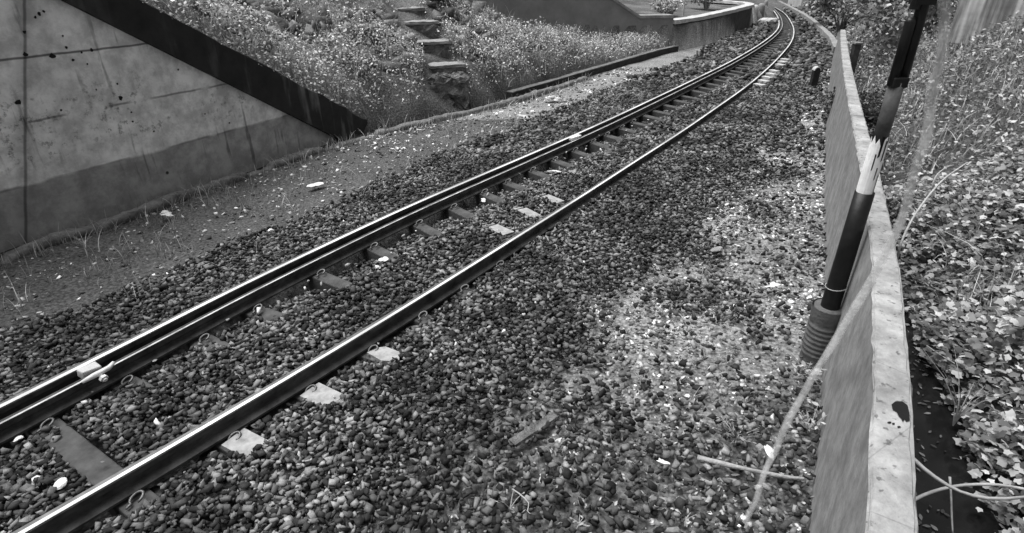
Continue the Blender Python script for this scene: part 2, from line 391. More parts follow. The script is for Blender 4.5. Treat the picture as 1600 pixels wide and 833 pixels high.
for j, (sk, p, q) in enumerate(stations):
    rel = j-5      # 0 = the one at (515,635)
    ax = (p-q); gl = np.linalg.norm(ax); ax /= gl; ang = math.atan2(ax[1], ax[0]); c = (p+q)/2; y = p[1]
    a0, a1 = -gl/2-.28, gl/2+.30
    far = y > 9
    lightend = (rel in (-1, 0, 1)) or (11.4 < y < 13.2) or (13.7 < y < 14.8)
    paint = rel in (5, 6, 7)
    if rel == -1: lab = 'concrete sleeper with chipped pale end, nearest of the pale ends beside the right rail'
    elif rel == 0: lab = 'concrete sleeper with square pale end, second of the pale ends beside the right rail'
    elif rel == 1: lab = 'concrete sleeper with diamond-shaped pale end, third beside the right rail'
    elif rel == -2: lab = 'dark sleeper bared between the rails at the lower left, white rag on it'
    elif paint: lab = ['nearest', 'middle', 'farthest'][rel-5]+' of three sleepers with a pale painted patch between the rails'
    elif lightend: lab = 'far concrete sleeper with pale bare end sticking out right of the right rail'
    elif y < 4: lab = 'grey concrete sleeper mostly buried in ballast in the near stretch of track'
    elif y < 9: lab = 'grey concrete sleeper in the middle stretch, partly bared beside the guard rail'
    else: lab = 'grey concrete sleeper in the far curving stretch of track'
    root = empty('sleeper', (c[0], c[1], 0), lab, 'railway sleeper', 'concrete sleepers under the rails', ang)
    zt = -.020+rng.uniform(-.004, .002)+.016*(rel > 1)
    b = MB(); hw = .068 if rel < 2 else .056
    b.box(((a0+a1)/2, 0, zt-.075), (a1-a0, hw*2, .15), jit=.002)
    b.build('sleeper_body', M['sleeper'], root, bevel=.008)
    if lightend:
        L0, L1 = gl/2+.075, gl/2+.275
        e = MB()
        if rel == -1:
            V = [(L0, -hw), (L1-.04, -hw), (L1-.01, -.03), (L1-.045, -.01), (L1-.05, .02), (L1-.005, .045), (L1-.02, hw), (L0, hw)]
        elif rel == 1: V = [(L0, -.045), (L1-.07, -hw), (L1-.02, -.045), (L1+.02, -.01), (L1-.03, .055), (L0+.06, hw-.01), (L0+.03, .03)]
        else: V = [(L0, -hw), (L1, -hw), (L1+.01, hw), (L0, hw)]
        n = len(V); e.add([(x, yy, zt+.024*(rel < 2)+.004+.075*(rel > 8)) for x, yy in V]+[(x, yy, zt-.05) for x, yy in V], [tuple(range(n))]+[(i, i+n, (i+1) % n+n, (i+1) % n) for i in range(n)])
        e.build('sleeper_end', M['sleeper_light'] if rel < 8 else M['coping_white'], root)['label'] = 'pale bare concrete end'
    if paint:
        e = MB(); x0 = gl/2-.44; x1 = gl/2-.21
        e.box(((x0+x1)/2, 0, zt+.008), (x1-x0, .12, .012), jit=.003); e.box((x0-.055, 0, zt+.006), (.05, .11, .01), jit=.004)
        e.build('painted_patch', M['sleeper_light'], root)['label'] = 'pale painted patch on the sleeper top'
    if y < 8:
        e_clip((gl/2+.085, .0, zt+.004), 0).build('rail_clip', M['clip'], root, True)
        e_clip((-gl/2-.09, .0, zt+.004), pi).build('rail_clip', M['clip'], root, True)
        e_clip((-gl/2+.215, .0, zt+.004), 0).build('rail_clip', M['clip'], root, True)
    SLR.append((c, ax, gl, rel, y, lightend, paint))

# ---------------------------------------------------------------- ballast stones
def stones(pts, size, matr, name, ntemp=16, squash=(.5, .85)):
    import bmesh
    g = np.random.default_rng(100); TP = []
    while len(TP) < ntemp:
        P = np.array([(x_, y_, z_) for x_ in (-.72, .72) for y_ in (-.72, .72) for z_ in (-.72, .72)])+g.normal(0, .27, (8, 3)); P = np.vstack([P, g.normal(0, .75, (2, 3))])
        P *= np.array([g.uniform(.9, 1.5), g.uniform(.55, 1.0), g.uniform(*squash)])
        bm = bmesh.new(); vs = [bm.verts.new(p) for p in P]; bmesh.ops.convex_hull(bm, input=vs)
        bmesh.ops.delete(bm, geom=[v for v in bm.verts if not v.link_faces], context='VERTS'); bmesh.ops.triangulate(bm, faces=bm.faces[:]); bm.verts.index_update()
        V = np.array([v.co[:] for v in bm.verts]); Fc = np.array([[v.index for v in f.verts] for f in bm.faces]); bm.free(); TP.append((V, Fc))
    n = len(pts); t = rng.integers(0, ntemp, n); VV = []; FF = []; base = 0
    for k in range(ntemp):
        m_ = t == k; V0, F0 = TP[k]; mm = int(m_.sum())
        if not mm: continue
        V = np.broadcast_to(V0[None], (mm,)+V0.shape)*size[m_][:, None, None]; p_ = pts[m_]
        a = rng.uniform(0, 2*pi, mm); b = rng.normal(0, .45, mm); ca, sa, cb, sb = np.cos(a), np.sin(a), np.cos(b), np.sin(b)
        x = V[..., 0]*cb[:, None]+V[..., 2]*sb[:, None]; z = -V[..., 0]*sb[:, None]+V[..., 2]*cb[:, None]; y = V[..., 1]
        V = np.stack([x*ca[:, None]-y*sa[:, None], x*sa[:, None]+y*ca[:, None], z], -1)+p_[:, None, :]
        VV.append(V.reshape(-1, 3)); FF.append((F0[None]+(np.arange(mm)*len(V0)+base)[:, None, None]).reshape(-1, 3)); base += mm*len(V0)
    return mesh_np(name, np.vstack(VV), np.vstack(FF), matr)
def scatter(n, x0, x1, y0, y1): return rng.uniform(x0, x1, n), rng.uniform(y0, y1, n)
def lateral(X, Y):
    c, idx = sdist(CEN, X, Y)
    dl, _ = sdist(RL[::2], X, Y); dr, _ = sdist(RR[::2], X, Y); return c, dl, dr
def visible(X, Y, z=0, m=60):
    dep = Y*CP+(H-z)*SP; px = 800+F*X/np.maximum(dep, .01); up = Y*SP-(H-z)*CP; py = 416.5-F*up/np.maximum(dep, .01)
    return (dep > .2)&(px > -m-260)&(px < 1600+m+200)&(py < 833+m+160)
PP = []; SZ = []
def add_ballast(n, box, rmin, rmax, zoff=0):
    X, Y = scatter(n, *box); ok = visible(X, Y); X, Y = X[ok], Y[ok]
    c, dl, dr = lateral(X, Y)
    edgeL = 1.28+.15*vnoise(X, Y, .5, 21)+.25*sstep(5, 9, Y); edgeR = -(1.42+.25*vnoise(X, Y, .6, 22))
    pr = np.where(c > 0, sstep(edgeL+.25, edgeL-.1, c), (.06+.16*sstep(2.9, 2.0, Y)+.18*sstep(.2, .7, vnoise(X, Y, .4, 23)))+(.69-.16*sstep(2.9, 2.0, Y))*sstep(edgeR-.5, edgeR+.2, c))
    e, _ = sdist(WLx, X, Y)
    ok = (rng.uniform(0, 1, len(X)) < pr)&(e > .03)
    gap_in = -dr; ins = (dl < -.07)&(dr > .05)                        # between the rails
    ok &= (np.abs(dr) > .07)&(np.abs(dl) > .07)&(np.abs(dl+.135) > .075)
    ok &= ~((dl < -.02)&(dl > -.12))
    d2, _ = sdist(LK[::2], X, Y); ok &= d2 < -.12
    z = terrain(X, Y)+.03+zoff+rng.uniform(-.015, .02, len(X))
    # hollow inside the guard rail, crown towards the right rail
    z = np.where(ins, .006+zoff+rng.uniform(-.02, .015, len(X))-(.035+.10*sstep(2.6, 4.2, Y))*sstep(-.60, -.26, dl)*(.75+.25*vnoise(X, Y, .3, 77)), z)
    z = np.where((dr < -.07)|(dl > .07), z+.014-.03*sstep(-.22, -.09, dr)*(dr < 0)*sstep(5, 3, Y)+.02*sstep(3.5, 6, Y)*(np.abs(c) < 1.2), z)
    for (cc_, ax, gl, rel, yy, le, pa) in SLR:
        if yy > 17: continue
        m = (np.abs(X-cc_[0]) < 1.2)&(np.abs(Y-cc_[1]) < 1.2)
        if not m.any(): continue
        u = (X-cc_[0])*ax[0]+(Y-cc_[1])*ax[1]; v = -(X-cc_[0])*ax[1]+(Y-cc_[1])*ax[0]; on = m&(np.abs(v) < .074)
        if le: ok &= ~(m&(np.abs(v) < (.068 if rel < 2 else .10))&(u > gl/2)&(u < gl/2+.26))
        if pa: ok &= ~(on&(u > gl/2-.50)&(u < gl/2-.18))
        # band by the guard rail stays bare
        if rel in (-2,): ok &= ~(on&(u > -gl/2+.35)&(u < gl/2))
        elif rel > 9: ok &= ~(on&(u > -gl/2)&(u < gl/2)&((u < -gl/2+.40)|(rng.uniform(0, 1, len(X)) < .25+.4*((rel*7) % 5 > 2))))
        elif rel > 1: ok &= ~(on&(u > -gl/2)&(u < -gl/2+.52))
        ok &= ~(on&(np.abs(v-.045) < .028)&(u > -gl/2+.15)&(u < -gl/2+.40))
        # clips
        ok &= ~(m&(np.abs(v) < .10)&(u > gl/2)&(u < gl/2+.13)&(yy < 4))
    sz = rmin+(rmax-rmin)*rng.uniform(0, 1, len(X))**1.3
    PP.append(np.c_[X, Y, z][ok]); SZ.append(sz[ok])
add_ballast(190000, (-3.9, 4.2, .4, 7), .007, .020)
add_ballast(50000, (-3.9, 4.2, .4, 7), .010, .021, .012)
add_ballast(60000, (-1, 8, 7, 12), .014, .032)
add_ballast(16000, (2, 13, 12, 20), .03, .06)
add_ballast(9000, (6, 20, 20, 34), .04, .09)
PP = np.vstack(PP); SZ = np.concatenate(SZ); print('stones', len(PP))
tag(stones(PP, SZ, M['stone'], 'ballast'), kind='stuff', label='dark angular crushed stone ballast around the rails', cat='ballast')

# dusty gravel fines and leaf litter to the right of the track, sparse on the left verge
X, Y = scatter(230000, -4, 8, .5, 14); ok = visible(X, Y); X, Y = X[ok], Y[ok]
c, dl, dr = lateral(X, Y); e, _ = sdist(WLx, X, Y); d2, _ = sdist(LK[::2], X, Y)
patch = vnoise(X, Y, .35, 31)+.6*vnoise(X, Y, .12, 32)
keep = (c < -1.05)&(e > .02)&(rng.uniform(0, 1, len(X)) < (.12+.7*sstep(-.4, .4, patch))*(1-.2*sstep(3.4, 2.2, Y)))
keep |= (c > 1.1)&(d2 < -.12)&(rng.uniform(0, 1, len(X)) < .10+.5*sstep(.3, .9, patch))
X, Y = X[keep], Y[keep]
tag(stones(np.c_[X, Y, terrain(X, Y)+.004], .004+.012*rng.uniform(0, 1, len(X))**1.8*(.8+Y*.13), M['litter_stone'], 'gravel', 12, (.3, .6)), kind='stuff', label='dusty pale gravel strewn between track and parapet', cat='gravel')

# ---------------------------------------------------------------- leaves
LEAF5 = np.array([(0, .05), (.22, -.06), (.42, .06), (.44, .24), (.56, .46), (.30, .58), (.16, .78), (.0, 1.0), (-.16, .78), (-.30, .58), (-.56, .46), (-.44, .24), (-.42, .06), (-.22, -.06)])
OVAL = np.array([(0, 0), (.16, .2), (.22, .5), (.13, .8), (0, 1.05), (-.13, .8), (-.22, .5), (-.16, .2)])
SIMPLE = np.array([(0, 0), (.3, .45), (0, 1.), (-.3, .45)])
def leaves(name, pts, size, shape, matr, tilt=.6, up=None, fold=.18):
    n = len(pts); k = len(shape); c0 = np.array([[0, .42]]); base = np.vstack([c0, shape])
    B = np.c_[base[:, 0], base[:, 1], -fold*np.abs(base[:, 0])-.12*(base[:, 1]-.4)**2*2]; B = B-np.array([0, .4, 0])
    V = B[None]*size[:, None, None]
    a = rng.uniform(0, 2*pi, n); b = rng.normal(0, tilt, n); g = rng.normal(0, tilt*.7, n)
    def rot(V, i, j, t):
        c, s = np.cos(t)[:, None], np.sin(t)[:, None]; A, Bq = V[..., i].copy(), V[..., j].copy(); V[..., i] = A*c-Bq*s; V[..., j] = A*s+Bq*c
    rot(V, 0, 1, a*0+rng.uniform(0, 2*pi, n)); rot(V, 1, 2, b); rot(V, 0, 2, g); rot(V, 0, 1, a)
    V = V+pts[:, None, :]
    f = np.array([(0, 1+i, 1+(i+1) % k) for i in range(k)]); Fa = (f[None]+(np.arange(n)*(k+1))[:, None, None]).reshape(-1, 3)
    return mesh_np(name, V.reshape(-1, 3), Fa, matr)
def blades(name, pts, hgt, matr, width=.006, lean=.5, seg=4):
    n = len(pts); a = rng.uniform(0, 2*pi, n); ln = np.abs(rng.normal(0, lean, n))+.1; w0 = width*rng.uniform(.6, 1.4, n)
    V = np.zeros((n, seg*2+1, 3)); sx, sy = np.cos(a), np.sin(a); px_, py_ = -sy, sx
    for i in range(seg+1):
        t = i/seg; r = ln*t*t*hgt; z = hgt*(t-.35*ln*t*t); z = np.maximum(z, 0)
        cx = pts[:, 0]+sx*r; cy = pts[:, 1]+sy*r; cz = pts[:, 2]+z
        if i < seg:
            ww_ = w0*(1-t*.8)
            V[:, 2*i] = np.c_[cx-px_*ww_, cy-py_*ww_, cz]; V[:, 2*i+1] = np.c_[cx+px_*ww_, cy+py_*ww_, cz]
        else: V[:, 2*seg] = np.c_[cx, cy, cz]
    f = []
    for i in range(seg-1): f += [(2*i, 2*i+1, 2*i+3), (2*i, 2*i+3, 2*i+2)]
    f += [(2*seg-2, 2*seg-1, 2*seg)]; f = np.array(f); Fa = (f[None]+(np.arange(n)*(2*seg+1))[:, None, None]).reshape(-1, 3)
    return mesh_np(name, V.reshape(-1, 3), Fa, matr)

# right bank creeper: hugs the bank in layers
def rb_points(n, box):
    X, Y = scatter(n, *box); ok = visible(X, Y, 0); X, Y = X[ok], Y[ok]; z, d, c, e, wd = terrain(X, Y, True)
    return X, Y, z, e, wd
X, Y, z, e, wd = rb_points(140000, (1.6, 9, .6, 8)); cl = vnoise(X, Y, .45, 41)+.5*vnoise(X, Y, .18, 42)
edge = e-.14-wd-.05
m = (edge > -.10*rng.uniform(0, 1, len(X)))&(rng.uniform(0, 1, len(X)) < np.maximum(sstep(-.9, .1, cl), .5))&(Y<6.5)
h = .03+rng.uniform(0, .22, len(X))*(1+.8*cl)
tag(leaves('creeper', np.c_[X, Y, z+h][m], .03+.04*rng.uniform(0, 1, m.sum())**1.3, LEAF5, M['leaf_bank'], .55), kind='stuff', label='lobed leaved creeper covering the ditch bank on the right', cat='creeper')
X, Y, z, e, wd = rb_points(200000, (2.5, 20, 5, 24)); cl = vnoise(X, Y, .7, 43)+.6*vnoise(X, Y, .25, 44)
m = (e-.14-wd > .0)&(rng.uniform(0, 1, len(X)) < sstep(-.9, .2, cl))
h = rng.uniform(0, .25, len(X))*(1+.8*cl)
tag(leaves('ground_cover', np.c_[X, Y, z+h][m], .022+.003*Y[m]+.03*rng.uniform(0, 1, m.sum()), SIMPLE, M['leaf_bank'], .7), kind='stuff', label='low leafy ground cover over the farther right bank', cat='ground cover')
X, Y, z, e, wd = rb_points(40000, (2.5, 16, 3.5, 20))
m = (e-.14-wd > .1)&(vnoise(X, Y, .9, 45) > -.1)
tag(blades('grass', np.c_[X, Y, z][m], .22+.22*rng.uniform(0, 1, m.sum()), M['grass'], .006, .9), kind='stuff', label='long arching grass among the creeper on the right bank', cat='grass')

# leaves and twigs drifting in the ditch
X, Y, z, e, wd = rb_points(5000, (1.5, 6, .8, 7)); m = (e > .16)&(e < wd+.25)&(vnoise(X, Y, .25, 46) > .0)
tag(leaves('ditch_leaves', np.c_[X, Y, np.maximum(z, -.495)+.006][m], .018+.03*rng.uniform(0, 1, m.sum()), OVAL, M['leaf_dark'], .15), kind='stuff', label='dark sodden leaves floating in the ditch', cat='fallen leaves')
# left bank weeds
X, Y = scatter(330000, -9, 4.6, 5.5, 17); ok = visible(X, Y, .8); X, Y = X[ok], Y[ok]; z, d, c, e, wd = terrain(X, Y, True)
dx = X+1.5; st_d = np.abs((X-STX(Y))) if False else np.abs(X-np.interp(Y, [9.2, 10, 10.5, 11, 11.5, 13], [-1.05, -1.12, -1.4, -1.64, -1.94, -2.6]))
cl = vnoise(X, Y, .6, 51)+.5*vnoise(X, Y, .2, 52)
dens = np.maximum(sstep(-.5, .35, cl), .35*(d < .9))*np.where(d < 1.5, 1, np.clip(1.5-d*.5, .10, 1))
m = (d > .11)&(rng.uniform(0, 1, len(X)) < dens)&(Y < W2Y(X)-.05)&(st_d > .30)
h = rng.uniform(0, 1, len(X))**.7*.24*(1+.9*np.maximum(cl, -.4))*np.where(d < 1.3, 1.1, .6)
tag(leaves('weeds', np.c_[X, Y, z+h][m], .022+.035*rng.uniform(0, 1, m.sum()), SIMPLE, M['leaf_weed'], .8), kind='stuff', label='pale small leaved weeds over the left bank around the steps', cat='weeds')
m2 = m&(rng.uniform(0, 1, len(X)) < .10)
tag(blades('grass', np.c_[X, Y, z][m2], .15+.42*rng.uniform(0, 1, m2.sum())**1.5, M['grass'], .005, .5), kind='stuff', label='upright grass and stalks between the weeds on the left bank', cat='grass')
# rubble on the upper bank
X, Y = scatter(9000, -9, 3, 7, 17); z, d, c, e, wd = terrain(X, Y, True)
m = (d > .6)&(Y < W2Y(X)-.1)&(vnoise(X, Y, .8, 53) > -.2)&(np.abs(X-np.interp(Y, [9.2, 10, 10.5, 11, 11.5, 13], [-1.05, -1.12, -1.4, -1.64, -1.94, -2.6])) > .5)
tag(stones(np.c_[X, Y, z+.01][m], .04+.12*rng.uniform(0, 1, m.sum())**2, M['rubble'], 'rubble', 12), kind='stuff', label='broken stones scattered over the upper left bank', cat='rubble')

# fallen leaves and sprouts on the near ground
X, Y = scatter(48000, -4.2, 7, .6, 12); ok = visible(X, Y); X, Y = X[ok], Y[ok]; z, d, c, e, wd = terrain(X, Y, True)
pr = np.where(c < -1.3, 1.0, np.where(c > 1.2, .06, .012)); m = (d < -.1)&(e < -.02)&(rng.uniform(0, 1, len(X)) < pr)
zz = np.where(np.abs(c) < 1.4, .02, z+.025)
tag(leaves('fallen_leaves', np.c_[X, Y, zz][m], .014+.026*rng.uniform(0, 1, m.sum())**2, OVAL, M['leaf_dry'], .45), kind='stuff', label='small fallen dry leaves strewn over the gravel', cat='fallen leaves')
K1 = offset(sub(LK, 1.0, 12.6), -.19); K1[:, 2] = -.05
K1 = resample(K1, .07); K1[:, 2] = -.045+.022*vnoise(K1[:, 0], K1[:, 1], .35, 70)-.05*(vnoise(K1[:, 0], K1[:, 1], .5, 71) > .55)
X, Y = scatter(12000, -4.6, 2.5, 2.2, 11); z, d, c, e, wd = terrain(X, Y, True)
m = (c > 1.05)&(d < -.10)&(vnoise(X, Y, .4, 61)+.5*vnoise(X, Y, .13, 62) > .05)
Xk = []
for p_ in K1:
    for _ in range(int(rng.integers(0, 13))): Xk.append((p_[0]+rng.normal(.06, .06), p_[1]+rng.normal(-.04, .06)))
Xk = np.array(Xk); Zk = terrain(Xk[:, 0], Xk[:, 1]); PK = np.vstack([np.c_[X, Y, z][m], np.c_[Xk, Zk]]); 
tag(blades('grass', PK, .06+.17*rng.uniform(0, 1, len(PK))**1.5, M['grass_pale'], .0036, .5), kind='stuff', label='thin pale grass sprouting from the dirt verge left of the track', cat='grass')
X, Y = scatter(700, 0, 5, .8, 8); z, d, c, e, wd = terrain(X, Y, True)
m = (c < -1.3)&(e < -.02)&(vnoise(X, Y, .5, 63) > .1)
tag(blades('grass', np.c_[X, Y, z][m], .03+.06*rng.uniform(0, 1, m.sum()), M['grass_pale'], .003, .9), kind='stuff', label='tiny pale sprouts in the gravel beside the parapet', cat='grass')

# ---------------------------------------------------------------- wing wall (left)
ang1 = math.atan2(W1D[1], W1D[0])
LEN = 11.0
def wallmat(n, l, tc, val):
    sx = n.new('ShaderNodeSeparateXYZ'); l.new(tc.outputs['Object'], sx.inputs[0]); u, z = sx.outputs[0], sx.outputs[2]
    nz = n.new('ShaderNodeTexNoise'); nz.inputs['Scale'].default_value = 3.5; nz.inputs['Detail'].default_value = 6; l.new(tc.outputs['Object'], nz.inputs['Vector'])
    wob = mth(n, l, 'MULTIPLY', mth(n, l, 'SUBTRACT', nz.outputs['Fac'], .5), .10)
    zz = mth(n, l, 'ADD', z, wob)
    low = mrange(n, l, zz, .44, .475, .46, 1)  # wall face is darker below a wavering line near its foot
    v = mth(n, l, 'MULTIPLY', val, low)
    w2 = mth(n, l, 'MULTIPLY', wob, .25)
    for zl, st in ((.455, .35), (.95, .6), (1.44, .75), (2.0, .75)):
        dz = mth(n, l, 'ABSOLUTE', mth(n, l, 'SUBTRACT', mth(n, l, 'ADD', z, w2), zl))
        n5 = n.new('ShaderNodeTexNoise'); n5.inputs['Scale'].default_value = 2.2; n5.noise_dimensions = '3D'; l.new(tc.outputs['Object'], n5.inputs['Vector'])
        brk = mrange(n, l, n5.outputs['Fac'], .42, .55, 1-st, 1) if zl < 1.2 else None
        ln = mrange(n, l, dz, .004, .014, 1-st, 1)
        if brk is not None: ln = mth(n, l, 'MAXIMUM', ln, mth(n, l, 'SUBTRACT', 1, mth(n, l, 'MULTIPLY', mth(n, l, 'SUBTRACT', brk, 1-st), 1)))
        v = mth(n, l, 'MULTIPLY', v, ln)
    for ul in (3.74, 6.6):
        du = mth(n, l, 'ABSOLUTE', mth(n, l, 'SUBTRACT', mth(n, l, 'ADD', mth(n, l, 'ADD', u, w2), mth(n, l, 'MULTIPLY', z, .34)), ul))
        v = mth(n, l, 'MULTIPLY', v, mrange(n, l, du, .004, .02, .4, 1))
        v = mth(n, l, 'MULTIPLY', v, mrange(n, l, du, .01, .12, .8, 1))
    pe = n.new('ShaderNodeTexNoise'); pe.inputs['Scale'].default_value = 5; pe.inputs['Detail'].default_value = 12; pe.inputs['Roughness'].default_value = .7; l.new(tc.outputs['Object'], pe.inputs['Vector'])
    v = mth(n, l, 'MULTIPLY', v, mrange(n, l, pe.outputs['Fac'], .36, .64, .72, 1.16))
    # drip streaks
    mp = n.new('ShaderNodeMapping'); mp.inputs['Scale'].default_value = (14, 14, 1.6); l.new(tc.outputs['Object'], mp.inputs[0])
    ns = n.new('ShaderNodeTexNoise'); ns.inputs['Scale'].default_value = 1; ns.inputs['Detail'].default_value = 5; l.new(mp.outputs[0], ns.inputs['Vector'])
    zone = n.new('ShaderNodeTexNoise'); zone.inputs['Scale'].default_value = 1.3; l.new(tc.outputs['Object'], zone.inputs['Vector'])
    s = mth(n, l, 'MULTIPLY', mrange(n, l, ns.outputs['Fac'], .55, .68, 0, .55), mrange(n, l, zone.outputs['Fac'], .48, .6, 0, 1))
    v = mth(n, l, 'MULTIPLY', v, mth(n, l, 'SUBTRACT', 1, s))
    # mould blotches in a band above the darker lower zone
    nm = n.new('ShaderNodeTexNoise'); nm.inputs['Scale'].default_value = 11; nm.inputs['Detail'].default_value = 14; nm.inputs['Roughness'].default_value = .78; l.new(tc.outputs['Object'], nm.inputs['Vector'])
    bz = mth(n, l, 'MULTIPLY', mrange(n, l, z, .5, .7, 0, 1), mrange(n, l, z, 1.0, 1.35, 1, 0))
    mm = mth(n, l, 'MULTIPLY', mth(n, l, 'MULTIPLY', mrange(n, l, nm.outputs['Fac'], .52, .60, 0, .6), bz), mrange(n, l, zone.outputs['Fac'], .42, .55, .2, 1))
    v = mth(n, l, 'MULTIPLY', v, mth(n, l, 'SUBTRACT', 1, mm))
    # pits
    vo = n.new('ShaderNodeTexVoronoi'); vo.inputs['Scale'].default_value = 4.3; l.new(tc.outputs['Object'], vo.inputs['Vector'])
    v = mth(n, l, 'MULTIPLY', v, mrange(n, l, vo.outputs['Distance'], .05, .10, .12, 1))
    return v
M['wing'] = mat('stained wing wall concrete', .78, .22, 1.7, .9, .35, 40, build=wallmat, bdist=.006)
def bandmat(n, l, tc, val):
    mp = n.new('ShaderNodeMapping'); mp.inputs['Scale'].default_value = (7, 7, 1.1); l.new(tc.outputs['Object'], mp.inputs[0])
    ns = n.new('ShaderNodeTexNoise'); ns.inputs['Scale'].default_value = 1; ns.inputs['Detail'].default_value = 6; l.new(mp.outputs[0], ns.inputs['Vector'])
    sx = n.new('ShaderNodeSeparateXYZ'); l.new(tc.outputs['Object'], sx.inputs[0])
    far = mrange(n, l, sx.outputs[0], .2, 2.2, 1, 0)
    a = mth(n, l, 'ADD', mth(n, l, 'MULTIPLY', mrange(n, l, ns.outputs['Fac'], .52, .72, 0, 4.0), mth(n, l, 'ADD', mth(n, l, 'MULTIPLY', far, .8), .25)), 1)
    return mth(n, l, 'MULTIPLY', val, a)
M['band'] = mat('mould blackened concrete', .028, .35, 5, .9, .4, 30, build=bandmat, bdist=.008)
wr = empty('wing_wall', (W1A[0], W1A[1], 0), 'tall stained grey concrete retaining wall with a black sloping coping band, at left', 'retaining wall', rz=ang1)
ydir = 1 if (np.array([-sin(ang1), cos(ang1)])@nn) > 0 else -1     # +local y faces the track?
us = np.linspace(0, LEN, 60)
def lof(u): return np.clip(LOF[0]*u+LOF[1], 0.0, 3.9)
def hif(u): return np.clip(HIF[0]*u+HIF[1], .08, 4.5)
b = MB(); V = []; 
for u in us:
    t = max(lof(u)+.03, .02)
    V += [(u, 0, -.3), (u, 0, t), (u, -.3*ydir, t), (u, -.3*ydir, -.3)]
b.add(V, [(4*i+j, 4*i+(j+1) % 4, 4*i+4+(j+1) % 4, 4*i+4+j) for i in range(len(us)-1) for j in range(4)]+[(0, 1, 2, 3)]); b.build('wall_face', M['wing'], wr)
b = MB(); V = []; us2 = np.linspace(-.62, LEN, 90)
for u in us2:
    o = .07*ydir; j = rng.normal(0, .012)+.02*sin(u*9)*sin(u*3.1); lo_ = max(lof(u), -.1) if u > 0 else -.1
    V += [(u, o, lo_), (u, o, hif(u)+j-.015), (u, o-.02*ydir, hif(u)+j), (u, -.32*ydir, hif(u)+j), (u, -.32*ydir, lo_)]
b.add(V, [(5*i+j, 5*i+(j+1) % 5, 5*i+5+(j+1) % 5, 5*i+5+j) for i in range(len(us2)-1) for j in range(5)]+[(0, 1, 2, 3, 4)]); b.build('coping', M['band'], wr)['label'] = 'mould blackened sloping coping band'
for hx, hy, hr in ((61,22,1),(68,18,.8),(55,27,.8),(98,56,.7),(103,74,.9),(82,88,1.6),(114,94,.9),(127,82,.8),(143,78,1.1),(136,100,.7),(278,109,.8),(183,131,.7),(205,175,.7),(207,190,.8),(358,192,1),(28,160,1.5),(95,172,.7),(38,50,1),(39,85,1.3),(188,153,1.6),(240,205,.8),(320,178,.8),(150,140,.6)):
    u, z = on_wall1(hx, hy); g2 = np.random.default_rng(int(hx)); R0 = .014*hr*(u+3)/6
    P = [(u+R0*g2.uniform(.6, 1.3)*cos(t), .0035*ydir, z+R0*g2.uniform(.6, 1.3)*sin(t)) for t in np.linspace(0, 2*pi, 9)[:-1]]
    MB().add(P, [tuple(range(8)), tuple(range(8))[::-1]][:1]).build('tie_hole', M['tar'], wr)
# roots / dirt crust lying along the top edge of the coping
X = []; 
for u in rng.uniform(-.4, 6, 3500):
    q = W1A+W1D*u+nn*(rng.uniform(-.16, .075)); X.append((q[0], q[1], hif(u)+rng.uniform(-.03, .06)))
tag(leaves('coping_litter', np.array(X), .02+.03*rng.uniform(0, 1, len(X)), OVAL, M['leaf_dry'], .9), kind='stuff', label='dry leaves and roots lying along the black sloping coping', cat='fallen leaves')

# ---------------------------------------------------------------- kerbs on the left
M['kerb'] = mat('dirty kerb concrete', .17, .5, 9, .95, .7, 30)
M['kerb_dark'] = mat('dark kerb side', .035, .5, 8, .95, .5, 30)
tag(sweep(K1, [(.045, 0), (.05, .07), (.03, .085), (-.035, .08), (-.05, .06), (-.055, 0)], jit=.006).build('drain_kerb', M['kerb'], None, True), 'low crumbling kerb along the foot of the wing wall, dirt covered', 'kerb')
K2 = offset(sub(LK, 10.3, 16.75), -.02); K2[:, 2] = 0
kr = empty('raised_kerb', (K2[0][0], K2[0][1], 0), 'straight dark sided raised kerb beneath the weedy bank, running to the far wall', 'kerb')
Q = K2-K2[0]
sweep(Q, [(.06, -.05), (.06, .10), (-.06, .10), (-.06, -.05)], jit=.004).build('kerb_body', M['kerb_dark'], kr)
sweep(Q, [(.058, .102), (.058, .116), (-.064, .116), (-.064, .102)], jit=.003).build('kerb_top', M['kerb'], kr)

# ---------------------------------------------------------------- stone steps
sr = empty('stone_steps', (-1.12, 10, 0), 'rough stone steps with pale treads climbing the weedy left bank', 'steps')
steps = [(-1.10, 9.95, .62), (-1.36, 10.45, .92), (-1.62, 10.95, 1.185), (-1.92, 11.45, 1.37), (-2.2, 11.95, 1.55)]
M['tread'] = mat('pale worn tread', .27, .3, 7, .9, .6, 30); M['riser'] = mat('earthy stone riser', .15, .7, 9, .95, 1, 26, bdist=.05)
def rough_block(c, d, rz, seed, amp=.02, n=6):
    V = []; Fs = []; g = np.random.default_rng(seed); idx = {}
    def vid(i, j, k):
        if (i, j, k) not in idx:
            idx[(i, j, k)] = len(V); p = np.array([i/n-.5, j/n-.5, k/n-.5])
            rr_ = np.sum(np.abs(p) > .49); p = p*(1-.02*(rr_-1))
            p = p*np.array(d)+g.normal(0, amp, 3); V.append((p[0]*cos(rz)-p[1]*sin(rz)+c[0], p[0]*sin(rz)+p[1]*cos(rz)+c[1], p[2]+c[2]))
        return idx[(i, j, k)]
    for a in range(n):
        for b_ in range(n):
            for s_ in (0, n):
                f = [(a, b_), (a+1, b_), (a+1, b_+1), (a, b_+1)]
                if s_: f = f[::-1]
                Fs += [tuple(vid(s_, *q) for q in f[::-1]), tuple(vid(q[0], s_, q[1]) for q in f), tuple(vid(*q, s_) for q in f[::-1])]
    return MB().add(V, Fs)
for i, (x, y, z) in enumerate(steps):
    st = rough_block((x+1.12, y+.28-10, z-.36), (.60, .62, .66), .25, 200+i, .014).build('step', M['riser'], sr)
    rough_block((x+1.14, y+.13-10, z-.005), (.60, .34, .05), .28, 300+i, .006).build('tread', M['tread'], st, True)
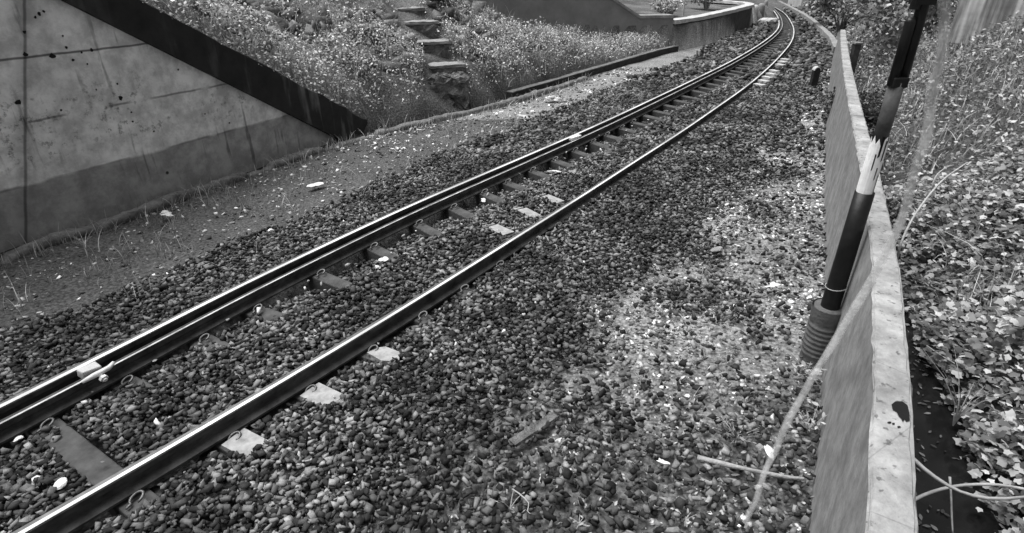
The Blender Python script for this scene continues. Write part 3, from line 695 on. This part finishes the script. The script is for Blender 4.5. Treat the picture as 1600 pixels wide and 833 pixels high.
rough_block((-1.05+1.12, 9.80-10, .20), (.62, .36, .60), .3, 400, .022, 9).build('foot_stone', M['riser'], sr)

# ---------------------------------------------------------------- second wing wall and curved wall
M['wing2'] = mat('smooth grey concrete', .22, .18, 3, .9, .2, 30)
wr2 = empty('far_wing_wall', (4.3, 16.8, 0), 'smooth grey sloping concrete wall beyond the weedy bank, its top rising to the left', 'retaining wall')
pts = [(4.3, 16.82, .80), (3.37, 16.68, .80), (2.6, 16.53, 1.24), (.97, 16.05, 2.2), (-1.2, 15.4, 3.0)]
V = []
for x, y, t in pts: V += [(x-4.3, y-16.8, -.2), (x-4.3, y-16.8, t), (x-4.3-.05, y-16.8+.3, t), (x-4.3-.05, y-16.8+.3, -.2)]
MB().add(V, [(4*i+j, 4*i+(j+1) % 4, 4*i+4+(j+1) % 4, 4*i+4+j) for i in range(len(pts)-1) for j in range(4)]+[(0, 1, 2, 3), (19, 18, 17, 16)]).build('wall_face', M['wing2'], wr2)
V = []
for x, y, t in pts: V += [(x-4.3, y-16.8-.04, t+.002), (x-4.3, y-16.8-.04, t+.07), (x-4.3-.05, y-16.8+.34, t+.07), (x-4.3-.05, y-16.8+.34, t+.002)]
MB().add(V, [(4*i+j, 4*i+(j+1) % 4, 4*i+4+(j+1) % 4, 4*i+4+j) for i in range(len(pts)-1) for j in range(4)]+[(0, 1, 2, 3), (19, 18, 17, 16)]).build('coping', M['concrete'], wr2)
CW = cr([(4.34, 16.86, 0), (5.4, 18.1, 0), (6.9, 20.3, 0), (8.1, 22.2, 0), (8.9, 23.6, 0), (9.0, 25.0, 0), (8.2, 26.6, 0), (6.6, 28, 0)], .3)
cw = empty('curved_wall', (4.34, 16.86, 0), 'low dark curved concrete wall with pale coping beside the far track', 'wall')
Q = CW-CW[0]
M['cw_dark'] = mat('damp dark wall', .075, .4, 4, .95, .4, 20)
sweep(Q, [(.22, -.2), (.22, .64), (0, .64), (0, -.2)]).build('wall_face', M['cw_dark'], cw)
sweep(Q, [(.27, .642), (.27, .74), (-.05, .74), (-.05, .642)], jit=.004).build('coping', M['coping_white'], cw)

# bollards by the curved wall end
def bollard(px, py, w_, h_, label, mt, shape=0):
    p = G(px, py); r = empty('bollard', (p[0], p[1], 0), label, 'bollard', 'posts beyond the curved wall')
    b = MB().tube([(0, 0, -.1), (0, 0, h_*.8), (0, 0, h_*.93), (0, 0, h_)], [w_, w_*.9, w_*.75, w_*.3], 10); b.build('post', mt, r, True)
    MB().tube([(0, 0, .01), (0, 0, .06)], w_*1.25, 10).build('base', M['concrete'], r)
bollard(1177, 33, .13, .60, 'pale round bollard nearest the curved wall end', M['coping_white'])
bollard(1186, 31, .16, .62, 'stout grey bollard, middle of the far three', M['concrete'])
bollard(1193.5, 23, .10, .60, 'slim grey bollard closest to the rails', M['concrete'])
p = G(1197, 36); tag(MB().blob((p[0], p[1], .06), (.28, .2, .14), 5, .3).build('boulder', M['coping_white']), 'pale rounded boulder lying by the far bollards', 'boulder')

# far right kerb line
K3 = cr([G(1216, 6), G(1240, 19), G(1263, 33), G(1283, 51), G(1297, 66), G(1306, 84)], .3)
tag(sweep(K3, [(.08, -.05), (.08, .16), (-.08, .16), (-.08, -.05)], jit=.004).build('path_kerb', M['concrete']), 'thin grey kerb running from the parapet end to the far curve', 'kerb')

# short stone marker right of the track
p = G(1270, 135); r = empty('marker_stone', (p[0], p[1], 0), 'short dark upright marker stone with pale rounded top beside the track', 'marker stone')
V = []; n = 9
for s_ in (-1, 1):
    V += [(-.06, s_*.05, -.05), (.06, s_*.05, -.05)]+[(.06*cos(t), s_*.05, .30+.06*sin(t)) for t in np.linspace(0, pi, n)]
k = n+2; b = MB().add(V, [tuple(range(k))[::-1], tuple(range(k, 2*k))]+[(i, (i+1) % k, (i+1) % k+k, i+k) for i in range(k)])
b.build('stone_body', mat('dark marker', .02, .5, 12), r, bevel=.008)
V = []
for s_ in (-1, 1): V += [((.066)*cos(t), s_*.056, .30+.066*sin(t)) for t in np.linspace(0, pi, n)]+[(.05*cos(t), s_*.056, .30+.05*sin(t)) for t in np.linspace(pi, 0, n)]
k = 2*n; MB().add(V, [tuple(range(k))[::-1], tuple(range(k, 2*k))]+[(i, (i+1) % k, (i+1) % k+k, i+k) for i in range(k)]).build('pale_rim', M['coping_white'], r)

# ---------------------------------------------------------------- parapet wall (right)
pr = empty('parapet_wall', (WT[5][0], WT[5][1], 0), 'long curving grey concrete parapet with pale top along the ditch', 'parapet wall')
org = np.array(pr.location)
def facemat(n, l, tc, val):
    ns = n.new('ShaderNodeTexNoise'); ns.inputs['Scale'].default_value = 7; ns.inputs['Detail'].default_value = 12; ns.inputs['Roughness'].default_value = .8; l.new(tc.outputs['Object'], ns.inputs['Vector'])
    return mth(n, l, 'MULTIPLY', val, mrange(n, l, ns.outputs['Fac'], .38, .62, .74, 1.22))
M['par_face'] = mat('brushed parapet face', .25, .2, 5, .9, .15, 60, build=facemat, bdist=.01)
def topmat(n, l, tc, val):
    g = n.new('ShaderNodeTexNoise'); g.inputs['Scale'].default_value = 2.5; g.inputs['Detail'].default_value = 10; g.inputs['Roughness'].default_value = .75; l.new(tc.outputs['Object'], g.inputs['Vector'])
    v = mth(n, l, 'MULTIPLY', val, mrange(n, l, g.outputs['Fac'], .38, .62, .78, 1.25))
    h = n.new('ShaderNodeTexNoise'); h.inputs['Scale'].default_value = 38; h.inputs['Detail'].default_value = 5; l.new(tc.outputs['Object'], h.inputs['Vector'])
    v = mth(n, l, 'MULTIPLY', v, mrange(n, l, h.outputs['Fac'], .30, .40, .45, 1))
    vo = n.new('ShaderNodeTexVoronoi'); vo.feature = 'DISTANCE_TO_EDGE'; vo.inputs['Scale'].default_value = 1.7; l.new(tc.outputs['Object'], vo.inputs['Vector'])
    return mth(n, l, 'MULTIPLY', v, mrange(n, l, vo.outputs['Distance'], .0, .006, .75, 1))
M['par_top'] = mat('pale parapet top', .31, .3, 9, .88, .7, 34, build=topmat, bdist=.012)
W = resample(np.c_[WT[:, :2], WTZ], .08); W[:, :2] -= org[:2]; NW, _ = normals2(W)
V = []; th = .108
for i, p in enumerate(W):
    j1, j2 = rng.normal(0, .0022, 2); t = p[2]; n_ = np.array([*NW[i], 0])
    b0 = np.array([p[0], p[1], 0])
    V += [b0+n_*.035+[0, 0, -.15], b0+n_*j1+[0, 0, t], b0-n_*(th+j2)+[0, 0, t], b0-n_*(th+.02)+[0, 0, -.9]]
MB().add(V, [(4*i+j, 4*i+(j+1) % 4, 4*i+4+(j+1) % 4, 4*i+4+j) for i in range(len(W)-1) for j in (0, 2, 3, 1)]+[(0, 1, 2, 3), (4*len(W)-1, 4*len(W)-2, 4*len(W)-3, 4*len(W)-4)]).build('wall_body', M['par_face'], pr)
V = []
for i, p in enumerate(W):
    j1, j2, j3 = rng.normal(0, .0024, 3); t = p[2]+.004; n_ = np.array([*NW[i], 0]); b0 = np.array([p[0], p[1], 0])
    V += [b0+n_*(.004+j1)+[0, 0, t-.012], b0+n_*(-.006+j1)+[0, 0, t+j3*.5], b0-n_*(th-.008+j2)+[0, 0, t+j3*.5], b0-n_*(th+.006+j2)+[0, 0, t-.02]]
MB().add(V, [(4*i+j, 4*i+(j+1) % 4, 4*i+4+(j+1) % 4, 4*i+4+j) for i in range(len(W)-1) for j in range(3)]+[(0, 1, 2, 3)]).build('wall_top', M['par_top'], pr)['label'] = 'pale rough mortar top'
# tar blot on the wall top
zt = .85+.0075
out = [(1393,632),(1399,627),(1410,627),(1418,633),(1421,645),(1421.5,657),(1416,659),(1413,655),(1411,660),(1408,654),(1404,650),(1401,643),(1395,640)]
P3 = [G(x, y, zt) for x, y in out]; c3 = np.mean(P3, axis=0)
MB().add([c3-org]+[p-org for p in P3], [(0, 1+(i+1) % len(P3), 1+i) for i in range(len(P3))]).build('tar_blot', M['tar'], pr)['label'] = 'ragged black tar blot on the pale top'
for q in ((1396,662),(1404,667),(1390,660)):
    o3 = [G(q[0]+a_*cos(t)*3, q[1]+1.6*sin(t), zt) for t, a_ in zip(np.linspace(0, 5.3, 6), rng.uniform(.6, 1.4, 6))]
    MB().add([p-org for p in o3], [tuple(range(6))[::-1]]).build('tar_blot', M['tar'], pr)

# ---------------------------------------------------------------- pole
PX, PY = 1.868, 2.93
pole = empty('signal_pole', (PX, PY, 0), 'upright pole with black, grey and peeled white sections in a ribbed collar by the parapet', 'pole')
b = MB(); prof = [(-.05, .088)]
for i in range(7):
    z = .0+i*.032; prof += [(z, .084), (z+.012, .092), (z+.022, .092), (z+.03, .084)]
prof += [(.235, .088), (.30, .094), (.335, .096)]
b.tube([(0, 0, z) for z, r in prof], [r for z, r in prof], 28, cap=False)
b.tube([(0, 0, .335), (0, 0, .12)], [.084, .07], 28, cap=True)
b.build('collar', M['collar'], pole, True)
MB().tube([(0, 0, -.02), (0, 0, .33), (.004, 0, .7), (.006, 0, 1.045)], [.053, .0515, .050, .0485], 22).build('lower_sleeve', M['black'], pole, True)
b = MB(); n = 20; V = []
zs = [1.02, 1.10, 1.2, 1.29, 1.335]
for k, z in enumerate(zs):
    for j in range(n): V.append((.004+.0405*cos(2*pi*j/n)*(1+rng.normal(0, .02)), .0405*sin(2*pi*j/n), z+(rng.uniform(-.045, .02) if k == 4 else 0)))
b.add(V, [(k*n+j, k*n+(j+1) % n, (k+1)*n+(j+1) % n, (k+1)*n+j) for k in range(4) for j in range(n)]); b.build('peeled_section', M['peeled'], pole)
b = MB()
for a, w_, z0, z1 in ((-1.75, .006, 1.24, 1.35), (-1.25, .005, 1.22, 1.33), (-.95, .0035, 1.03, 1.15), (-2.1, .003, 1.17, 1.26), (-1.5, .003, 1.12, 1.19)):
    x, y = .004+.0418*cos(a), .0418*sin(a); tx, ty = -sin(a)*w_, cos(a)*w_
    b.add([(x-tx, y-ty, z0), (x+tx*.6, y+ty*.6, z0+.01), (x+tx, y+ty, z1), (x-tx, y-ty, z1)], [(0, 1, 2, 3)])
b.build('crack', M['tar'], pole)
MB().tube([(.004, 0, 1.30), (.004, 0, 1.61)], [.034, .0365], 20).build('grey_sleeve', M['greypipe'], pole, True)
b = MB().tube([(-.020, -.008, 1.595), (-.022, -.008, 1.88), (-.022, -.008, 1.9)], [.0235, .0235, .018], 16); b.build('black_pipe', M['black'], pole, True)
b = MB().tube([(.026, 0, 1.59), (.022, 0, 1.86), (.018, 0, 1.95), (.012, 0, 2.62)], [.025, .026, .027, .027], 16); b.build('black_pipe', M['black'], pole, True)
MB().box((.004, -.006, 1.612), (.075, .06, .05)).build('joint', M['black'], pole, bevel=.008)
b = MB().tube([(-.025, -.012, 1.935), (-.022, -.012, 2.06)], .022, 12); b.box((.012, 0, 1.98), (.085, .07, .05)); b.build('bracket', M['black'], pole)
MB().tube([(.055*cos(t), .055*sin(t), .47+.008*cos(t)) for t in np.linspace(0, 2*pi, 17)], .0025, 5).build('wire_tie', M['pale_wood'], pole)

# frayed translucent cord slanting in front of the parapet
def rope_mat():
    m = mat('frayed nylon cord', .8, .3, 30, .8, .3); n = m.node_tree.nodes; l = m.node_tree.links; p = n['Principled BSDF']
    lw = n.new('ShaderNodeLayerWeight'); lw.inputs['Blend'].default_value = .5
    nz = n.new('ShaderNodeTexNoise'); nz.inputs['Scale'].default_value = 14; tc = n.new('ShaderNodeTexCoord'); l.new(tc.outputs['Object'], nz.inputs['Vector'])
    f = mrange(n, l, lw.outputs['Facing'], .05, .85, .42, 0.0); f = mth(n, l, 'MULTIPLY', f, mrange(n, l, nz.outputs['Fac'], .3, .7, .75, 1.1))
    tr = n.new('ShaderNodeBsdfTransparent'); mx = n.new('ShaderNodeMixShader'); l.new(f, mx.inputs[0]); l.new(tr.outputs[0], mx.inputs[1]); l.new(p.outputs[0], mx.inputs[2]); l.new(mx.outputs[0], n['Material Output'].inputs[0]); return m
rp = [(1484,-60),(1476,30),(1463,120),(1446,210),(1422,300),(1392,380),(1348,460),(1300,540),(1252,620),(1212,700),(1176,790),(1146,870)]
pts = cr([(PX+.02, PY-.03, 2.56), (1.55, 2.4, 2.5), (1.22, 1.85, 2.34)]+[D(x, y, 1.42+(i/11)*1.12) for i, (x, y) in enumerate(rp)], .035)
for i, p in enumerate(pts): p[0] += .003*sin(i*.9); p[1] += .003*cos(i*.8)
rr_ = [(.020-.006*i/len(pts))*(1+.06*sin(i*1.3)+.06*sin(i*.37)) for i in range(len(pts))]
tag(MB().tube(pts, rr_, 14).build('stay_rope', rope_mat(), None, True), 'pale fuzzy translucent rope slanting down across the parapet', 'rope')

# ---------------------------------------------------------------- small things
def stick(name, pxs, r, mt, label, cat, z=.03, group=None):
    P = cr([G(x, y, zz) for (x, y, zz) in pxs], .05); o = P[0].copy()
    rs = list(np.linspace(r, r*.6, len(P))*(1+rng.normal(0, .06, len(P))))
    ob = MB().tube(P-o, rs, 8).build(name, mt, None, True); ob.location = o; return tag(ob, label, cat, group)
stick('dead_branch', [(1090,715,.04),(1130,725,.05),(1175,735,.05),(1225,745,.05),(1256,748,.06)], .0125, M['bark'], 'straight bare branch lying across the gravel by the parapet foot', 'branch')
stick('twig', [(800,764,.03),(812,772,.035),(826,786,.04),(824,798,.03),(829,803,.03)], .0035, M['leaf_light'], 'small white kinked twig in the lower middle gravel', 'twig')
stick('hose', [(1380,668,-.10),(1426,716,-.06),(1460,745,-.08),(1500,768,-.10),(1545,779,-.05),(1600,777,.05),(1660,765,.2)], .011, M['hose'], 'pale hose sagging from the parapet across the ditch into the creeper', 'hose')
stick('hose', [(1370,812,-.2),(1426,782,-.18),(1455,769,-.18),(1490,760,-.18),(1525,757,-.16),(1562,758,-.12),(1600,764,-.05)], .010, M['hose'], 'pale arching pipe crossing under the sagging hose over the ditch', 'pipe')
stick('stake', [(1484,745,-.2),(1486,775,-.28),(1487,805,-.36),(1489,840,-.45)], .006, M['pale_wood'], 'thin pale stake standing in the dark ditch water', 'stake')
stick('cane', [(1401,408,-.3),(1408,380,-.1),(1424,345,.05),(1448,310,.2),(1475,280,.3),(1510,255,.35)], .011, M['pale_wood'], 'long curved dry cane leaning out of the creeper behind the parapet', 'cane')
stick('cane', [(1454,300,.0),(1462,276,.15),(1478,262,.2),(1490,258,.2)], .008, M['pale_wood'], 'short hooked dry stalk above the long curved cane', 'cane')
stick('branch', [(1448,540,-.3),(1470,555,-.28),(1492,568,-.25)], .004, M['pale_wood'], 'thin short twig slanting over the ditch water', 'twig')
# flat plank
p0, p1 = G(876, 648), G(800, 700); c = (p0+p1)/2; L = np.linalg.norm(p1-p0)
tag(MB().box((0, 0, .0), (L, .05, .016), jit=.003).build('plank', M['riser']), 'narrow flat grey plank half buried in the gravel', 'plank')
o = bpy.data.objects['plank']; o.location = (c[0], c[1], .028); o.rotation_euler = (0.05, .03, math.atan2((p0-p1)[1], (p0-p1)[0]))
# rag / crumpled scraps
def scrap(px, py, w_, label, name='paper_scrap', cat='litter', seed=0, z=.035, mt=None, flat=.35):
    p = G(px, py, z); b = MB().blob((0, 0, 0), (w_, w_*.8, w_*flat), seed, .5, 3)
    ob = b.build(name, mt or M['white']); ob.location = p; ob.rotation_euler = (random.uniform(-.3, .3), random.uniform(-.3, .3), random.uniform(0, 3)); return tag(ob, label, cat)
scrap(95, 756, .026, 'crumpled white rag lying on the bare sleeper at lower left', 'rag', 'rag', 1, .03)
scrap(27, 686, .016, 'small white pebble beside the guard rail at the left edge', 'pebble', 'pebble', 2)
scrap(866, 267, .045, 'round pale disc lying between the rails', 'disc', 'litter', 3, .04, flat=.2)
scrap(896, 268, .035, 'dull round stone right of the pale disc', 'cobble', 'stone', 4, .04, M['concrete'])
scrap(755, 313, .022, 'small white scrap beside the guard rail shadow', seed=6, z=-.02)
scrap(600, 404, .026, 'thin white chip between the rails near the guard rail', seed=7, flat=.15)
scrap(590, 418, .022, 'pale upright chip in the ballast beside the guard rail', seed=8)
scrap(1207, 446, .04, 'squarish pale scrap of card on the right gravel', 'card_scrap', 'litter', 9, flat=.2)
scrap(1120, 388, .05, 'dull flat stone lying in the leaf litter right of the track', 'flat_stone', 'stone', 10, .03, M['concrete'], .3)
scrap(1201, 703, .028, 'white pebble lying next to the dead branch', 'pebble', 'pebble', 11)
scrap(1187, 700, .02, 'greyish pebble left of the white one by the branch', 'pebble', 'pebble', 12, mt=M['concrete'])
scrap(465, 222, .05, 'white scrap caught at the foot of the wing wall', 'plastic_scrap', 'litter', 13, .06)
scrap(815, 181, .055, 'pale stone on the verge below the steps', 'verge_stone', 'stone', 14, .03, M['coping_white'], .3)
scrap(866, 153, .09, 'long pale stone slab on the verge near the raised kerb', 'verge_stone', 'stone', 15, .03, M['coping_white'], .2)
scrap(492, 289, .04, 'white stone on the dirt verge above the left rail', 'verge_stone', 'stone', 16, .03, flat=.3)
scrap(258, 334, .045, 'pale plastic scrap on the verge beneath the wing wall', 'plastic_scrap', 'litter', 17, .03, flat=.3)
scrap(1035, 722, .02, 'tiny white scrap near the lower centre gravel', seed=18, flat=.2)
scrap(1405, 180, .03, 'pale scrap caught in the bank behind the pole', seed=19) if False else None
scrap(1464, 522, .025, 'white leaf scrap floating on the ditch water, upper one', seed=20, z=-.46, flat=.15)
scrap(1486, 601, .012, 'tiny white speck floating on the ditch water, lower one', seed=21, z=-.46, flat=.3)
# light pebbles in ballast (countless flecks)
X, Y = scatter(900, -3, 5, .8, 9); z, d, c, e, wd = terrain(X, Y, True); m = (e < -.05)&(d < -.15)&(np.abs(np.abs(c)-.53) > .12)
tag(stones(np.c_[X, Y, np.where(np.abs(c) < 1.3, .012, z+.02)][m], .007+.014*rng.uniform(0, 1, m.sum())**2, mat('pale chip', .5, .2, 20, island=.3), 'stone_chips', 6), kind='stuff', label='small pale chips scattered through the ballast', cat='stone chips')

# clamp between running rail and guard rail
p = G(130, 586, .1); i = nearest(RL, p); T = RL[i+1]-RL[i-1]; ang = math.atan2(T[1], T[0]); q = offset(RL, -.10)[i]
r = empty('rail_clamp', (q[0], q[1], 0), 'pale bolted spacer block clamping guard rail to the left rail', 'rail clamp', rz=ang)
MB().box((0, .03, .086), (.10, .075, .05), jit=.004).build('spacer_block', M['coping_white'], r, bevel=.008)
MB().tube([(-.085, -.062, .10), (-.03, -.078, .112), (.05, -.078, .112), (.09, -.06, .118)], [.010, .015, .014, .010], 10).build('clamp_bar', M['white'], r, True)
MB().tube([(0, -.07, .10), (0, -.125, .08)], .012, 6).build('bolt', M['white'], r)
MB().tube([(0, -.10, .09), (0, -.115, .084)], .022, 6).build('nut', M['white'], r)
# second bright clamp far up the track
p = G(905, 216, .1); i = nearest(RL, p); T = RL[i+1]-RL[i-1]; ang = math.atan2(T[1], T[0]); q = offset(RL, -.09)[i]
r = empty('rail_clamp', (q[0], q[1], 0), 'small pale spacer wedged between guard rail and left rail up the track', 'rail clamp', rz=ang)
MB().box((0, .0, .11), (.22, .06, .04), jit=.006).build('spacer_block', M['white'], r, bevel=.006)

# ---------------------------------------------------------------- plants one can tell apart
def plant(name, px, py, label, cat, n=8, hgt=.2, leafn=6, lsize=.03, mt='leaf_light', spread=.6, shape=OVAL, z=0, seed=0, stemr=.003):
    base = G(px, py, z); g = np.random.default_rng(seed); r = empty(name, base, label, cat)
    sb = MB(); LP = []
    for k in range(n):
        a = 2*pi*k/n+g.uniform(-.4, .4); sp = spread*g.uniform(.4, 1.2); hh = hgt*g.uniform(.6, 1.1)
        pts = [(0, 0, 0)]+[(cos(a)*sp*hh*t*t, sin(a)*sp*hh*t*t, hh*t) for t in (.35, .7, 1)]
        sb.tube(pts, [stemr, stemr*.8, stemr*.6, stemr*.3], 4)
        for t in np.linspace(.4, 1, leafn):
            LP.append((cos(a)*sp*hh*t*t+g.normal(0, .008), sin(a)*sp*hh*t*t+g.normal(0, .008), hh*t))
    sb.build('stem', M['pale_wood'], r)
    if leafn:
        LP = np.array(LP); o = leaves('foliage', LP, lsize*g.uniform(.6, 1.2, len(LP)), shape, M[mt], .6); o.parent = r
    return r
plant('fern', 1258, 592, 'leafy pale fern like weed at the foot of the ribbed collar', 'weed', 9, .11, 5, .045, seed=1, spread=.9)
plant('leafy_weed', 1262, 680, 'leafy weed growing up against the parapet foot by the branch', 'weed', 8, .16, 5, .035, seed=2, spread=.7)
plant('seedling', 1082, 625, 'bare forked pale sprig on the gravel patch', 'weed', 6, .07, 3, .016, seed=3, spread=1.5, stemr=.0025)
plant('seedling', 797, 800, 'forked pale seedling beside the kinked white twig', 'weed', 4, .09, 2, .016, seed=4, spread=.8, stemr=.003)
plant('seedling', 1070, 815, 'star shaped pale seedling at the bottom edge', 'weed', 7, .035, 2, .028, seed=5, spread=1.6)
plant('seedling', 905, 820, 'small spiky seedling near the bottom centre', 'weed', 7, .03, 2, .022, seed=6, spread=1.6)
plant('seedling', 1180, 275, 'pale spreading weed on the gravel right of the track', 'weed', 9, .10, 4, .04, seed=7, spread=1.6)
plant('seedling', 1005, 598, 'small pale sprig on the bare dirt patch', 'weed', 5, .06, 2, .02, seed=8, spread=1.2)
plant('grass_tuft', 603, 208, 'tall thin grass tuft on the kerb where the black coping ends', 'grass tuft', 9, .22, 1, .04, seed=9, spread=.5, mt='grass_pale')
plant('grass_tuft', 275, 372, 'pale grass tuft under the wing wall, taller than its neighbours', 'grass tuft', 12, .22, 1, .03, seed=10, spread=.35, mt='grass_pale')
plant('grass_tuft', 135, 388, 'pale bent grass tuft near the left edge below the wing wall', 'grass tuft', 9, .14, 1, .03, seed=11, spread=1.1, mt='grass_pale')
plant('weed_clump', 1150, 690, 'dark tangled weed clump on the gravel above the dead branch', 'weed', 16, .07, 7, .03, seed=21, spread=1.8, mt='leaf_dark')
plant('bare_shrub', 1489, 665, 'leafless twiggy shrub standing in the dark ditch', 'shrub', 11, .42, 1, .015, seed=12, spread=.55, z=-.45, mt='leaf_dark', stemr=.004)
for i_, (x_, y_) in enumerate(((1480,640), (1500,690))): pass

def bush(name, base, rad, hgt, n, label, cat, mt, ls, seed, trunk=.04, group=None, shape=SIMPLE):
    g = np.random.default_rng(seed); r = empty(name, base, label, cat, group)
    tb = MB(); cl = []
    for k in range(7):
        a = g.uniform(0, 2*pi); q = np.array([cos(a)*rad*g.uniform(.2, .75), sin(a)*rad*g.uniform(.2, .75), hgt*g.uniform(.35, .85)])
        tb.tube([(0, 0, -.2), q*np.array([.3, .3, .45]), q], [trunk, trunk*.6, trunk*.2], 6); cl.append((q, g.uniform(.35, .55)))
    tb.build('trunk', M['bark'], r)
    P = []
    for k in range(n):
        q, s_ = cl[g.integers(0, 7)]; v = g.normal(size=3); v /= np.linalg.norm(v); P.append(q+v*s_*np.array([rad, rad, hgt*.55])*g.uniform(.5, 1.05))
    P = np.array(P); P[:, 2] = np.maximum(P[:, 2], .02); rng_b = leaves('crown', P, ls*g.uniform(.6, 1.4, n), shape, M[mt], 1.0); rng_b.parent = r
    return r
def TB(px, py, Yd):   # ground point under a line of sight at distance Yd
    x = (px-800)/(F*CP+(416.5-py)*SP)*Yd; return (x, Yd, float(terrain(np.array([x]), np.array([Yd]))[0]))
bush('shrub', TB(1368, 100, 8.6), .52, 1.0, 4200, 'rounded dark shrub growing behind the parapet', 'shrub', 'leaf_dark', .05, 1)
bush('shrub', TB(1420, 300, 5.6), .22, .35, 900, 'small dark bush tucked behind the parapet under the pole', 'shrub', 'leaf_dark', .05, 2)
bush('tree', TB(1400, 30, 15), 1.3, 2.4, 4200, 'dark leafed small tree behind the top of the pole', 'tree', 'leaf_bank', .12, 3, .08)
bush('shrub', TB(1318, 20, 22), 1.2, 1.7, 2600, 'round bush far off past the end of the parapet', 'shrub', 'leaf_bank', .14, 4)
bush('shrub', TB(1355, 12, 26), 1.8, 2.2, 2600, 'pale bush behind the far round bush', 'shrub', 'leaf_weed', .16, 5)
bush('shrub', TB(1460, 12, 20), 1.6, 2.0, 3000, 'leafy bush between the small tree and the corrugated sheets', 'shrub', 'leaf_bank', .13, 6)
bush('shrub', TB(1050, 12, 19.5), .6, .55, 1500, 'low bush on the terrace behind the curved wall', 'shrub', 'leaf_weed', .08, 7)
bush('shrub', TB(1105, 8, 22.5), .9, 1.0, 1700, 'spreading light bush behind the pale coping', 'shrub', 'leaf_weed', .10, 8)
bush('shrub', TB(905, 10, 20), 1.0, 1.6, 1800, 'dark bush rising behind the far wing wall', 'shrub', 'leaf_dark', .12, 9)
g = np.random.default_rng(5)
labs = ['broad dark tree at the far left of the background', 'tree behind the stone steps and upper bank', 'light leafed tree behind the far wing wall', 'tall tree at the bend of the track', 'tree left of the far track curve', 'tree right of the far track curve', 'tree beyond the path kerb', 'tree above the corrugated sheets', 'tree at the far right of the background', 'tree high on the left bank', 'rounded tree straight up the track', 'tree on the rise behind the right bank']
for i, (x, y, rad, hg) in enumerate([(-16, 22, 3, 6), (-6, 24, 3, 5.5), (1, 27, 2.6, 5), (7.5, 36, 3, 6), (3, 33, 2.8, 5.5), (17.5, 36, 3, 5.5), (21, 31, 2.6, 5), (18, 20, 2.4, 4.5), (24, 17, 3, 5.5), (-11, 15.5, 2, 4.5), (12.5, 44, 3.4, 6), (27, 25, 3, 6)]):
    bush('tree', (x, y, float(terrain(np.array([float(x)]), np.array([float(y)]))[0])), rad, hg, 3600, labs[i], 'tree', ['leaf_bank', 'leaf_dark', 'leaf_weed'][i % 3], .24, 50+i, .14, 'background trees')
# a far wooded belt as one mass
X, Y = scatter(60000, -60, 80, 26, 75); R = np.hypot(X-4, Y-6); z, d, c, e, wd = terrain(X, Y, True); m = (R > 36)&(np.abs(c) > 3)
h = rng.uniform(0, 3.5, len(X))*(.6+.4*vnoise(X, Y, 5, 91))
tag(leaves('woodland', np.c_[X, Y, z+h][m], .35+.35*rng.uniform(0, 1, m.sum()), SIMPLE, M['leaf_bank'], 1.0), kind='stuff', label='wooded slope closing the view behind the track', cat='woodland')

# corrugated sheets on the right bank
pa = np.array(TB(1488, 40, 11.9)); pb = np.array(TB(1640, 62, 10.6)); L = np.linalg.norm((pb-pa)[:2]); an = math.atan2(*(pb-pa)[[1, 0]])
r = empty('corrugated_fence', (pa[0], pa[1], .86), 'pale streaked corrugated sheet fence on top of the right bank', 'fence', rz=an)
def cormat(n, l, tc, val):
    mp = n.new('ShaderNodeMapping'); mp.inputs['Scale'].default_value = (9, 9, .8); l.new(tc.outputs['Object'], mp.inputs[0])
    ns = n.new('ShaderNodeTexNoise'); ns.inputs['Scale'].default_value = 1; ns.inputs['Detail'].default_value = 6; l.new(mp.outputs[0], ns.inputs['Vector'])
    return mth(n, l, 'MULTIPLY', val, mrange(n, l, ns.outputs['Fac'], .35, .65, .45, 1.4))
M['sheet'] = mat('weathered sheet', .36, .2, 4, .6, .2, build=cormat)
n = int(L/.02); V = []
for i in range(n+1):
    x = i*.02; y = .006*sin(x/.11*2*pi)+.004*sin(x*9.7); V += [(x, y, -.1), (x, y, .85)]
MB().add(V, [(2*i, 2*i+2, 2*i+3, 2*i+1) for i in range(n)]).build('sheet', M['sheet'], r, True)
for x in np.linspace(.0, L, 4): MB().box((x, .06, .38), (.06, .06, 1.1)).build('post', M['bark'], r)
MB().box((L/2, .045, .7), (L, .03, .06)).build('rail', M['bark'], r)
# far white hut sliver at the top
p = np.array(TB(1246, 4, 33)); r = empty('white_hut', (p[0]+.4, p[1], p[2]-.1), 'small white rendered hut far off right of the track', 'hut')
MB().box((0, 0, .9), (1.1, 1.6, 1.8)).build('wall', M['coping_white'], r); MB().box((0, 0, 1.87), (1.4, 1.9, .12)).build('roof', M['concrete'], r); MB().box((.1, -.803, .7), (.5, .03, 1.3)).build('door', M['greypipe'], r)
# posts: white one on the terrace, small dark one behind the parapet
p = TB(1069, 9, 20); tag(MB().tube([(p[0], p[1], p[2]-.1), (p[0], p[1], p[2]+1.0)], .03, 8).build('thin_post', M['coping_white']), 'thin white post on the terrace behind the curved wall', 'post')
p = G(1322, 92, .45); r = empty('short_post', (p[0]+.14, p[1], -.1), 'short dark capped post just behind the parapet', 'post')
MB().box((0, 0, .35), (.11, .11, .95), jit=.004).build('post_body', M['rust'], r); MB().box((0, 0, .84), (.14, .14, .03)).build('cap', M['concrete'], r)
